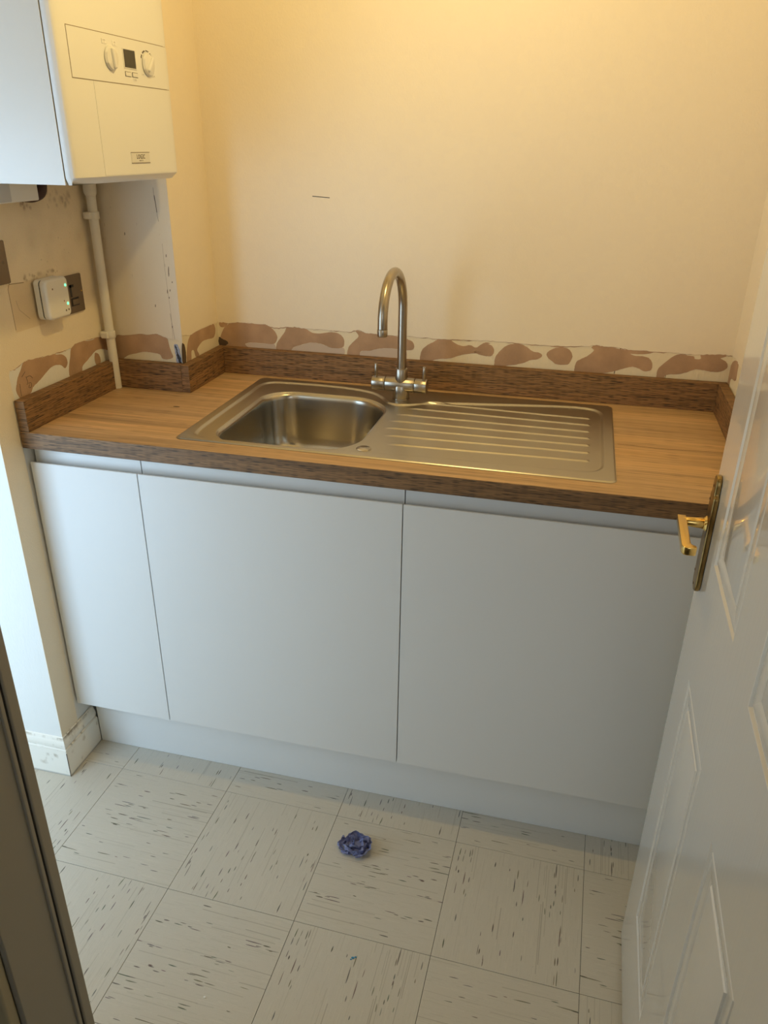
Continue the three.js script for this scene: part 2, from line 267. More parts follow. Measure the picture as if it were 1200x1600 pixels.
// walls: bare backing with old adhesive, a paint layer on it that ends in a torn edge, and islands of bare plaster
const wallBack = struct('wall_back', bx(-0.25, 1.5, 0, CEIL, -0.12, -SKIN), M.adhesive, 'cream painted back wall above the sink');
{
  const jag = ragged(backJag, 7, 0.0011);
  const s = shapeOf([[BOX_X - 0.002, backJag[0][1]], ...jag, [WALL_R, 1.0737], [WALL_R, CEIL], [BOX_X - 0.002, CEIL]]);
  tornEdge(jag, wallBack, (g) => g.translate(0, 0, -SKIN));
  mesh('paint_layer', flat(s, SKIN).translate(0, 0, -SKIN), M.paint, wallBack, 'cream wall paint torn off along its lower edge');
  for (const [k, pts] of Object.entries(backPatches)) mesh('plaster_patch', flat(shapeOf(smooth(pts, 5, 0.00035)), k[1] === 'a' && k[2] === 't' ? 0.0006 : 0.0004).translate(0, 0, -SKIN), k.startsWith('pale') ? M.palePlaster : M.plaster, wallBack);
  const strip = (a, b, w) => { const dx = b[0] - a[0], dy = b[1] - a[1], l = Math.hypot(dx, dy), nx = -dy / l * w, ny = dx / l * w; return flat(shapeOf([[a[0] - nx, a[1] - ny], [b[0] - nx, b[1] - ny], [b[0] + nx, b[1] + ny], [a[0] + nx, a[1] + ny]]), 0.0003); };
  mesh('crack', strip([1.1245, 1.0755], [1.1175, 1.0095], 0.0009).translate(0, 0, -SKIN + 0.0002), M.chip, wallBack);
  mesh('crack', strip([1.2425, 1.0285], [1.2395, 1.006], 0.0006).translate(0, 0, -SKIN + 0.0002), M.chip, wallBack);
  mesh('pencil_mark', strip([0.3311, 1.4035], [0.3765, 1.4009], 0.0009), M.pencil, wallBack);
  mesh('corner_chip', flat(shapeOf(smooth([[0.046, 1.031], [0.054, 1.0275], [0.062, 1.0235], [0.072, 1.018], [0.066, 1.009], [0.046, 1.008]], 4, 0.0008)), 0.0008).translate(0, 0, -SKIN + 0.0003), M.chip, wallBack);
}
const wallRight = struct('wall_right', bx(WALL_R + SKIN, WALL_R + 0.12, 0, CEIL, -0.12, FRONT_OUT), M.adhesive, 'cream right hand wall behind the open door');
{
  const s = shapeOf([[0, 1.0737], ...ragged([[0, 1.0737], [0.05, 1.078], [0.09, 1.074], [0.25, 1.076], [0.6, 1.073]], 9), [FRONT_IN, 1.073], [FRONT_IN, CEIL], [0, CEIL]]);
  mesh('paint_layer', facingLeft(flat(s, SKIN), WALL_R + SKIN), M.paint, wallRight);
  mesh('plaster_patch', facingLeft(flat(shapeOf(smooth(rightPatch, 5)), 0.0006), WALL_R + SKIN), M.plaster, wallRight);
}
const leftWallMap = canvasTex(1024, 1024, (c, w, h) => {                // region z 0.15..0.668, y 0.93..1.45
  c.fillStyle = 'rgb(240,226,200)'; c.fillRect(0, 0, w, h);
  const P = (z, y) => [(WALL_END - z) / 0.518 * w, (1.45 - y) / 0.52 * h];
  const blot = (z, y, r, col, a) => { const [x, q] = P(z, y), g = c.createRadialGradient(x, q, 0, x, q, r); g.addColorStop(0, `rgba(${col},${a})`); g.addColorStop(1, `rgba(${col},0)`); c.fillStyle = g; c.fillRect(x - r, q - r, 2 * r, 2 * r); };
  for (let i = 0; i < 60; i++) blot(rr(0.24, 0.6), rr(1.14, 1.4), rr(20, 70), '120,100,70', rr(0.02, 0.07));
  for (let i = 0; i < 26; i++) blot(rr(0.29, 0.38), rr(1.385, 1.425), rr(6, 20), '90,74,54', rr(0.08, 0.22));
  for (let i = 0; i < 14; i++) blot(rr(0.435, 0.47), rr(1.39, 1.405), rr(5, 16), '74,42,20', rr(0.15, 0.35));
  for (let i = 0; i < 30; i++) blot(rr(0.37, 0.5), rr(1.235, 1.258), rr(5, 14), '120,95,62', rr(0.2, 0.4));
  for (let i = 0; i < 20; i++) blot(rr(0.29, 0.5), rr(1.26, 1.36), rr(2, 5), '110,96,74', rr(0.1, 0.35));
  c.fillStyle = 'rgba(222,198,160,0.55)'; { const [x0, y0] = P(0.553, 1.245), [x1, y1] = P(0.45, 1.145); c.fillRect(x0, y0, x1 - x0, y1 - y0); }
  c.strokeStyle = 'rgba(120,95,62,0.75)'; c.lineWidth = 3; c.beginPath(); c.moveTo(...P(0.545, 1.25)); c.lineTo(...P(0.553, 1.236)); c.lineTo(...P(0.552, 1.15)); c.moveTo(...P(0.548, 1.246)); c.lineTo(...P(0.50, 1.243)); c.stroke();
  c.strokeStyle = 'rgba(120,95,62,0.3)'; c.beginPath(); c.moveTo(...P(0.535, 1.21)); c.lineTo(...P(0.53, 1.19)); c.lineTo(...P(0.50, 1.165)); c.stroke();
});
M.leftPaint = std({ map: leftWallMap, bumpMap: paintBump, bumpScale: 0.0009, roughness: 0.68 });
const wallLeft = struct('wall_left', bx(-1.15, WALL_L - SKIN, 0, CEIL, -0.12, WALL_END), M.stub, 'short cream wall stub that carries the boiler');
{
  const jag = ragged(leftJag, 7, 0.001);
  const s = shapeOf(neg([[WALL_END, 0], [WALL_END, CEIL], [0.15, CEIL], [0.15, 1.06], ...jag.slice().reverse(), [0.601, 1.06], [0.5985, 1.005], [0.602, 0.93], [0.600, 0]]));
  const g = facingRight(flat(s, SKIN), WALL_L - SKIN), p = g.attributes.position, uv = g.attributes.uv;
  for (let i = 0; i < p.count; i++) uv.setXY(i, (WALL_END - p.getZ(i)) / 0.518, (p.getY(i) - 0.93) / 0.52);
  tornEdge(neg(jag), wallLeft, (q) => facingRight(q, WALL_L - SKIN));
  mesh('paint_layer', g, M.leftPaint, wallLeft, 'smudged cream paint torn along the upstand');
  for (const pts of Object.values(leftPatches)) mesh('plaster_patch', facingRight(flat(shapeOf(neg(smooth(pts, 5, 0.00035))), 0.0006), WALL_L - SKIN), M.plaster, wallLeft);
  const scr = [[[0.562, 1.049], [0.548, 1.058]], [[0.548, 1.045], [0.534, 1.045], [0.527, 1.038]], [[0.548, 1.047], [0.546, 1.032], [0.55, 1.029]], [[0.544, 1.03], [0.535, 1.03], [0.537, 1.02], [0.545, 1.021], [0.541, 1.027]], [[0.572, 1.037], [0.574, 1.01]]];
  mesh('pencil_mark', mergeGeometries(scr.map((l) => new THREE.TubeGeometry(new THREE.CatmullRomCurve3(l.map(([z, y]) => new THREE.Vector3(WALL_L - SKIN + 0.0006, y, z))), 10, 0.0006, 5))), M.pencil, wallLeft, 'pencil scribble on the bare plaster');
}
const boxMap = canvasTex(512, 1024, (c, w, h) => {                       // region x -0.163..0.0443, y 0.94..1.46: cracks and chips down the corner bead
  c.fillStyle = 'rgb(232,220,200)'; c.fillRect(0, 0, w, h);
  const P = (x, y) => [(x - WALL_L) / 0.2073 * w, (1.46 - y) / 0.52 * h];
  const line = (pts, lw, col) => { c.strokeStyle = col; c.lineWidth = lw; c.beginPath(); pts.forEach((p, i) => (i ? c.lineTo(...P(...p)) : c.moveTo(...P(...p)))); c.stroke(); };
  for (let i = 0; i < 40; i++) { const [x, y] = P(rr(-0.16, 0.04), rr(0.95, 1.45)); c.fillStyle = `rgba(120,98,70,${rr(0.05, 0.2)})`; c.fillRect(x, y, rr(1, 5), rr(2, 14)); }
  line([[0.008, 1.425], [0.0085, 1.40], [0.0105, 1.388], [0.0115, 1.365], [0.0135, 1.35]], 2, 'rgba(90,70,50,0.6)');
  line([[0.009, 1.408], [0.0105, 1.388], [0.0115, 1.37]], 4, 'rgba(58,42,28,0.75)');
  line([[0.017, 1.30], [0.0165, 1.244], [0.0185, 1.188], [0.0208, 1.133], [0.019, 1.07]], 1.5, 'rgba(110,90,66,0.55)');
  for (const [x, y, l] of [[0.024, 1.272, 10], [0.0265, 1.238, 26], [0.026, 1.228, 14], [0.0175, 1.187, 14], [0.025, 1.19, 8], [0.0205, 1.172, 6], [-0.081, 1.319, 10], [-0.02, 1.15, 10], [0.021, 1.1, 8], [0.033, 1.21, 6]]) { const [a, b] = P(x, y); c.fillStyle = 'rgba(74,56,38,0.75)'; c.beginPath(); c.ellipse(a, b, 2.6, l * 0.72, 0.15, 0, 7); c.fill(); }
  line([[0.0185, 1.133], [0.0235, 1.076], [0.026, 1.03], [0.031, 1.005]], 2, 'rgba(80,62,44,0.6)');
});
M.boxPaint = std({ map: boxMap, bumpMap: paintBump, bumpScale: 0.0006, roughness: 0.65 });
const boxing = struct('wall_boxing', bx(WALL_L - 0.01, BOX_X - SKIN, 0, CEIL, -0.02, BOX_Z - SKIN), M.adhesive, 'boxed-in pipe corner between left wall and back wall');
{
  const s = shapeOf([...ragged([[WALL_L, 1.068], ...boxJag.slice(0, -1), [BOX_X, 1.0674]], 7, 0.0009), [BOX_X, CEIL], [WALL_L, CEIL]]);
  const g = flat(s, SKIN).translate(0, 0, BOX_Z - SKIN), p = g.attributes.position, uv = g.attributes.uv;
  for (let i = 0; i < p.count; i++) uv.setXY(i, (p.getX(i) - WALL_L) / 0.2073, (p.getY(i) - 0.94) / 0.52);
  mesh('paint_layer', g, M.boxPaint, boxing, 'cracked and chipped paint of the boxing front');
  mesh('plaster_patch', flat(shapeOf(smooth(boxPatches.patch_9, 5, 0.0003)), 0.0006).translate(0, 0, BOX_Z - SKIN), M.plaster, boxing);
  mesh('scraped_metal', flat(shapeOf(smooth(boxPatches.blue, 5, 0.0012)), 0.0007).translate(0, 0, BOX_Z - SKIN), std({ color: new THREE.Color().setRGB(0.36, 0.38, 0.46), roughness: 0.5, metalness: 0.3 }), boxing, 'scraped bluish metal corner bead');
  mesh('chip', flat(shapeOf(smooth([[0.0235, 1.054], [0.0265, 1.05], [0.028, 1.035], [0.0345, 1.02], [0.035, 1.005], [0.031, 1.006], [0.0265, 1.02], [0.0245, 1.035]], 5, 0.0014)), 0.0009).translate(0, 0, BOX_Z - SKIN), M.blackPlastic, boxing);
  const t = shapeOf(neg([...ragged([[BOX_Z - SKIN - 0.0001, 1.0795], ...sideJag], 7, 0.0011), [-0.0006, CEIL], [BOX_Z - SKIN - 0.0001, CEIL]]));
  mesh('paint_layer', facingRight(flat(t, SKIN), BOX_X - SKIN), M.paint, boxing);
  mesh('plaster_patch', facingRight(flat(shapeOf(neg(smooth(sidePatches.patch_10, 5, 0.0003))), 0.0006), BOX_X - SKIN), M.plaster, boxing);
  mesh('chip', facingRight(flat(shapeOf(neg(smooth(sidePatches.chip, 5, 0.0008))), 0.0008), BOX_X - SKIN), M.chip, boxing);
}
// left end of the room, doorway wall with its two openings, and the unseen kitchen round the camera
struct('wall_side', bx(-1.25, -1.15, 0, CEIL, -0.12, FRONT_OUT), M.paint);
{
  const s = shapeOf([[-1.25, 0], [2.5, 0], [2.5, CEIL], [-1.25, CEIL]]);
  const hole = (x0, x1, y0, y1) => s.holes.push(new THREE.Path([[x0, y0], [x0, y1], [x1, y1], [x1, y0]].map(([x, y]) => new THREE.Vector2(x, y))));
  hole(0.455, 1.30, 0.0005, 2.03); hole(-0.96, -0.19, 0.0005, 2.05);
  struct('wall_front', flat(s, FRONT_OUT - FRONT_IN).translate(0, 0, FRONT_IN), M.paint);
}
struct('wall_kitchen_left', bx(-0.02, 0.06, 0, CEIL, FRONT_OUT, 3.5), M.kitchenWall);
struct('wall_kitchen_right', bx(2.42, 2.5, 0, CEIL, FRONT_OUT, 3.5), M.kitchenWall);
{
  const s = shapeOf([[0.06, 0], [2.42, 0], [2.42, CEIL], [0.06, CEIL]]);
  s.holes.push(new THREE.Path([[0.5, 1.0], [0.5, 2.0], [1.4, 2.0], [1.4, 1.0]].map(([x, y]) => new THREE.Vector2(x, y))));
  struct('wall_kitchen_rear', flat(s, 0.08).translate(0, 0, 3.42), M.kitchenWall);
  const w = new THREE.Group(); w.name = 'added_window_2'; w.userData = { kind: 'structure', label: 'added kitchen window behind the camera that holds the fill light' }; scene.add(w);  // window added only to hold the fill light
  const fr = shapeOf([[0.5, 1.0], [1.4, 1.0], [1.4, 2.0], [0.5, 2.0]]);
  fr.holes.push(new THREE.Path([[0.545, 1.045], [0.545, 1.955], [1.355, 1.955], [1.355, 1.045]].map(([x, y]) => new THREE.Vector2(x, y))));
  mesh('unseen_window_frame', flat(fr, 0.05).translate(0, 0, 3.435), M.gloss, w);
  mesh('unseen_window_pane', bx(0.545, 1.355, 1.045, 1.955, 3.458, 3.462), phys({ color: 0xffffff, transmission: 1, thickness: 0, roughness: 0.02 }), w);
}
{ // unseen glazed outer door, placed to bring daylight from the left
  const w = new THREE.Group(); w.name = 'unseen_window_1'; w.userData = { kind: 'structure', label: 'unseen glazed outer door placed to light the left of the room' }; scene.add(w);
  const fr = shapeOf([[-0.96, 0.0005], [-0.19, 0.0005], [-0.19, 2.05], [-0.96, 2.05]]);
  fr.holes.push(new THREE.Path([[-0.885, 0.15], [-0.885, 1.55], [-0.265, 1.55], [-0.265, 0.15]].map(([x, y]) => new THREE.Vector2(x, y))));
  mesh('unseen_window_frame', flat(fr, 0.06).translate(0, 0, FRONT_IN + 0.01), M.gloss, w);
  mesh('unseen_window_pane', bx(-0.885, -0.265, 0.15, 1.55, FRONT_IN + 0.035, FRONT_IN + 0.039), phys({ color: 0xffffff, transmission: 1, thickness: 0, roughness: 0.02 }), w);
}
{ // left jamb of the doorway, close to the camera
  const t = new THREE.Group(); t.name = 'trim_1'; t.userData = { kind: 'structure', label: 'painted door lining with black seal at the left edge' }; scene.add(t);
  mesh('door_lining', bx(0.455, 0.4865, 0, 2.03, FRONT_IN + 0.003, FRONT_OUT, 0.002), M.jamb, t);
  mesh('stop_bead', bx(0.476, 0.4905, 0, 2.03, FRONT_IN, 1.4735, 0.003), M.jamb, t);
  mesh('stop_bead', bx(0.476, 0.4895, 0, 2.03, 1.4765, 1.4825, 0.0015), M.jamb, t);
  mesh('draught_seal', bx(0.478, 0.4885, 0, 2.03, 1.4735, 1.4765), M.dark, t, 'thin black draught seal');
  mesh('architrave', merge([bx(0.395, 0.481, 0, 2.1, FRONT_OUT, FRONT_OUT + 0.016, 0.004), bx(0.415, 0.468, 0, 2.1, FRONT_OUT + 0.008, FRONT_OUT + 0.021, 0.004)]), M.architrave, t);
  mesh('crack', bx(0.4595, 0.4603, 0.1, 0.72, FRONT_OUT + 0.0145, FRONT_OUT + 0.0214), M.chip, t);
  const r = new THREE.Group(); r.name = 'trim_2'; r.userData = { kind: 'structure' }; scene.add(r);
  mesh('door_lining', bx(1.272, 1.30, 0, 2.03, FRONT_IN, FRONT_OUT, 0.002), M.jamb, r);
}
// vinyl floor tiles, each its own piece, grain turned a quarter from tile to tile
const TILE = 0.3022, TA = 0.0171, TX = -0.0353, TZ = 0.6193;
const tileMaps = [0, 1, 2, 3].map((k) => canvasTex(512, 512, (c, w, h) => {
  seed = 900 + k * 77;
  c.fillStyle = 'rgb(206,199,185)'; c.fillRect(0, 0, w, h);
  for (let i = 0; i < 900; i++) { const v = rr(-14, 10); c.fillStyle = `rgba(${206 + v},${199 + v},${184 + v},0.5)`; c.fillRect(rr(-20, w), rr(0, h), rr(10, 70), rr(1, 3)); }
  for (let i = 0; i < 5000; i++) { c.fillStyle = rnd() < 0.5 ? 'rgba(120,112,96,0.10)' : 'rgba(230,224,210,0.10)'; c.fillRect(rr(0, w), rr(0, h), 2, 1); }
  for (let i = 0; i < 22; i++) { const y = rr(4, h - 4), x = rr(-60, w); c.strokeStyle = `rgba(116,106,88,${rr(0.12, 0.34)})`; c.lineWidth = rr(1, 3.2); c.beginPath(); c.moveTo(x, y); c.lineTo(x + rr(60, 300), y + rr(-3, 3)); c.stroke(); }
  const rows = Array.from({ length: 8 }, () => rr(20, h - 20));
  for (let i = 0; i < 56; i++) {
    const y = rnd() < 0.55 ? rows[Math.floor(rnd() * 8)] + rr(-12, 12) : rr(8, h - 8), x = rr(6, w - 30), l = rr(7, 20) * (rnd() < 0.2 ? 1.9 : 1), t = rr(1.3, 3.2), d = rr(-0.05, 0.05);
    c.fillStyle = `rgba(${rr(62, 92)},${rr(56, 84)},${rr(46, 72)},${rr(0.6, 0.95)})`;
    c.beginPath(); c.moveTo(x - l, y + rr(-1, 1)); c.quadraticCurveTo(x - l * 0.2, y - t * rr(0.7, 1.6), x + l, y + d * l + rr(-1, 1)); c.quadraticCurveTo(x + l * 0.1, y + t * rr(0.6, 1.5), x - l, y + 1); c.fill();
  }
}));
const tileMats = tileMaps.map((t) => std({ map: t, roughness: 0.46, bumpMap: t, bumpScale: 0.0002 }));
{
  const e = 0.00045, r = 0.0009, T = TILE / 2;
  const top = new RoundedBoxGeometry(TILE - 2 * e, 0.0026, TILE - 2 * e, 1, 0.0005).toNonIndexed(), p = top.attributes.position, uv = top.attributes.uv;
  for (let i = 0; i < p.count; i++) uv.setXY(i, p.getX(i) / TILE + 0.5, p.getZ(i) / TILE + 0.5);
  top.translate(0, -0.0013, 0);
  for (let j = -1; j <= 2; j++) for (let i = -4; i <= 5; i++) {
    const cx = TX + (i + 0.5) * TILE * Math.cos(TA) - (j + 0.5) * TILE * Math.sin(TA), cz = TZ + (i + 0.5) * TILE * Math.sin(TA) + (j + 0.5) * TILE * Math.cos(TA);
    if (cx < -1.1 || cx > 1.5 || cz > FRONT_OUT + 0.1 || (i < 0 && j < 0 && cx < -0.4)) continue;
    const k = ((i * 7 + j * 3) % 4 + 4) % 4, t = mesh('vinyl_tile', top, tileMats[k], floor);
    t.position.set(cx, 0, cz);
    t.rotation.y = -TA + ((i + j) % 2 ? Math.PI / 2 : 0) + (((i * 5 + j) % 3 + 3) % 3 === 1 ? Math.PI : 0);
  }
  seed = 21;
}
// skirting: ogee profile mitred round the wall stub
{
  const prof = [[0, 0], [0.012, 0], [0.012, 0.078], [0.0108, 0.084], [0.007, 0.087], [0.0098, 0.094], [0.0092, 0.103], [0.005, 0.111], [0.003, 0.119], [0, 0.121]];
  const skirt = (a, b) => { // a, b: offset -> [x, z]
    const v = [], q = (P, Q, R, S) => v.push(...P, ...Q, ...R, ...P, ...R, ...S);
    for (let i = 0; i + 1 < prof.length; i++) { const [t, y] = prof[i], [u, w] = prof[i + 1], A = a(t), B = b(t), C = b(u), D = a(u); q([A[0], y, A[1]], [B[0], y, B[1]], [C[0], w, C[1]], [D[0], w, D[1]]); }
    const g = new THREE.BufferGeometry(); g.setAttribute('position', new THREE.Float32BufferAttribute(v, 3)); g.computeVertexNormals();
    return boxUV(toCreasedNormals(g, 0.7));
  };
  const grime = dataTex(512, 256, (u, v) => { const n = fbm(u, v, 24, 4, 4), c0 = Math.max(0, 1 - Math.abs(v - 0.665) / 0.035) + Math.max(0, 1 - Math.abs(v - 0.90) / 0.06), d = Math.max(0, n - 0.45) * 1.3 * c0 + Math.max(0, n - 0.68) * 0.9, e = v < 0.05 ? (0.05 - v) * 6 : 0, k = 1 - d - e; return [243 * k, 238 * (k - d * 0.12), 226 * (k - d * 0.3)]; }, true, [0.5, 0.13]);
  M.skirting = std({ map: grime, roughness: 0.45 });
  const sk = new THREE.Group(); sk.name = 'baseboard_left'; sk.userData = { kind: 'structure', label: 'chipped white moulded skirting round the wall stub' }; scene.add(sk);
  mesh('skirting_board', skirt((t) => [WALL_L + t, WALL_END + t], (t) => [WALL_L + t, 0.536]), M.skirting, sk);
  mesh('skirting_board', skirt((t) => [-1.15, WALL_END + t], (t) => [WALL_L + t, WALL_END + t]), M.skirting, sk);
  mesh('mitre_gap', bx(WALL_L + 0.0113, WALL_L + 0.0128, 0.001, 0.078, WALL_END + 0.0113, WALL_END + 0.0128), M.chip, sk);
}

// ------------------------------------------------------------------ worktop, upstands, units
{
  const s = shapeOf([[-0.160, BOX_Z], [BOX_X, BOX_Z], [BOX_X, 0.0005], [WALL_R - 0.0005, 0.0005], [WALL_R - 0.0005, TOP_Z], [-0.160, TOP_Z]]);
  s.holes.push(new THREE.Path([[0.208, 0.068], [1.102, 0.068], [1.102, 0.539], [0.208, 0.539]].map(([x, z]) => new THREE.Vector2(x, z))));
  const g = new THREE.ExtrudeGeometry(s, { depth: TOP_T - 0.0012, bevelEnabled: true, bevelSize: 0.0006, bevelThickness: 0.0006, bevelOffset: -0.0006, bevelSegments: 1 }).rotateX(Math.PI / 2).translate(0, TOP_Y - 0.0006, 0);
  const u = boxUV(g), wt = thing('worktop', 'oak effect laminate worktop with the steel sink set into it', 'worktop');
  // front edge: finer streaks, with its shade painted in as darker brown
  const p = u.attributes.position, a = [], b = [];
  for (let i = 0; i < p.count; i += 3) (p.getZ(i) > TOP_Z - 0.0008 && p.getZ(i + 1) > TOP_Z - 0.0008 && p.getZ(i + 2) > TOP_Z - 0.0008 ? b : a).push(i);
  const pick = (l) => { const g2 = new THREE.BufferGeometry(); for (const [k, n] of [['position', 3], ['normal', 3], ['uv', 2]]) { const src = u.attributes[k].array, d = new Float32Array(l.length * 3 * n); l.forEach((f, j) => d.set(src.subarray(f * n, (f + 3) * n), j * 3 * n)); g2.setAttribute(k, new THREE.BufferAttribute(d, n)); } return g2; };
  mesh('top', pick(a), M.oak, wt);
  mesh('front_edge', pick(b), M.shadedOakFront, wt, 'finely streaked front edge with its shade painted in dark brown');
  const crk = new THREE.CatmullRomCurve3([[1.128, 0.3215], [1.18, 0.3245], [1.225, 0.3265], [1.27, 0.3215], [1.33, 0.316], [1.36, 0.3165]].map(([x, z]) => new THREE.Vector3(x, TOP_Y - 0.0007, z)));
  mesh('grain_line', new THREE.TubeGeometry(crk, 40, 0.0011, 6), M.chip, wt, 'long dark grain line');
  mesh('knot', new THREE.SphereGeometry(0.006, 14, 8).scale(1.6, 0.09, 0.55).translate(0.085, TOP_Y - 0.0001, 0.345), M.chip, wt);
}
const TU = 0.0225, UP_Y = 1.0087;
function upstand(x0, x1, z0, z1, label, shift) {
  return single('upstand', boxUV(bx(x0, x1, TOP_Y + 0.0003, UP_Y, z0, z1, 0.0012), shift, shift * 0.37), M.oakEdge, label, 'upstand', [0, 0, 0]);
}
upstand(BOX_X + TU, WALL_R - 0.0005, 0.0003, TU, 'long oak upstand along the back wall behind the tap', 0.1);
upstand(WALL_R - TU, WALL_R - 0.0005, TU + 0.0004, 0.59, 'oak upstand on the right wall, half hidden by the open door', 0.53);
upstand(BOX_X + 0.0003, BOX_X + TU - 0.0004, 0.0003, BOX_Z + TU, 'short oak upstand on the side of the boxing, nearest the sink bowl', 0.29);
upstand(-0.136, BOX_X - 0.0001, BOX_Z + 0.0003, BOX_Z + TU - 0.0004, 'oak upstand across the front of the boxing behind the white pipe', 0.71);
upstand(-0.160, -0.1366, BOX_Z + 0.0003, TOP_Z - 0.0008, 'oak upstand along the left wall under the sockets', 0.83);

const doorProfile = [[0.565, 0.174], [0.592, 0.174], [0.593, 0.175], [0.593, 0.8588], [0.5922, 0.8606], [0.5905, 0.861], [0.588, 0.8606], [0.5868, 0.858], [0.5862, 0.846], [0.583, 0.839], [0.5785, 0.838], [0.5742, 0.842], [0.572, 0.852], [0.572, 0.894], [0.565, 0.894]];
function unit(name, x0, x1, label, sink) {
  const t = thing(name, label, 'cabinet');
  const z0 = x0 < 0 ? 0.235 : 0.05, z1 = 0.5635, y0 = 0.174, y1 = 0.897;
  mesh('side_panel', bx(x0, x0 + 0.016, y0, y1, z0, z1), M.carcass, t);
  mesh('side_panel', bx(x1 - 0.016, x1, y0, y1, z0, z1), M.carcass, t);
  mesh('bottom_panel', bx(x0 + 0.0162, x1 - 0.0162, y0, y0 + 0.016, z0, z1), M.carcass, t);
  mesh('back_panel', bx(x0 + 0.0162, x1 - 0.0162, y0 + 0.0162, sink ? 0.7 : y1, z0, z0 + 0.008), M.carcass, t);
  const g = new THREE.ExtrudeGeometry(shapeOf(doorProfile.map(([z, y]) => [-z, y])), { depth: x1 - x0 - 0.0032, bevelEnabled: true, bevelSize: 0.0005, bevelThickness: 0.0005, bevelOffset: -0.0005, bevelSegments: 1 });
  mesh('door', toCreasedNormals(facingRight(g, x0 + 0.0016), 0.35), M.cabinet, t);
  return t;
}
unit('base_unit', -0.160, 0.110, 'narrow white handleless base unit at the left wall');
unit('base_unit', 0.110, 0.710, 'wide white handleless base unit under the sink bowl', true);
unit('base_unit', 0.710, 1.310, 'wide white handleless base unit under the draining board, beside the open door', true);
single('filler_panel', bx(1.312, 1.384, 0.174, 0.894, 0.555, 0.574, 0.001), M.cabinet, 'white filler strip between last base unit and right wall', 'panel');
single('plinth', bx(-0.150, 1.384, 0.0006, 0.1725, 0.518, 0.535, 0.0008), M.cabinet, 'long white plinth under the base units at the floor', 'plinth');

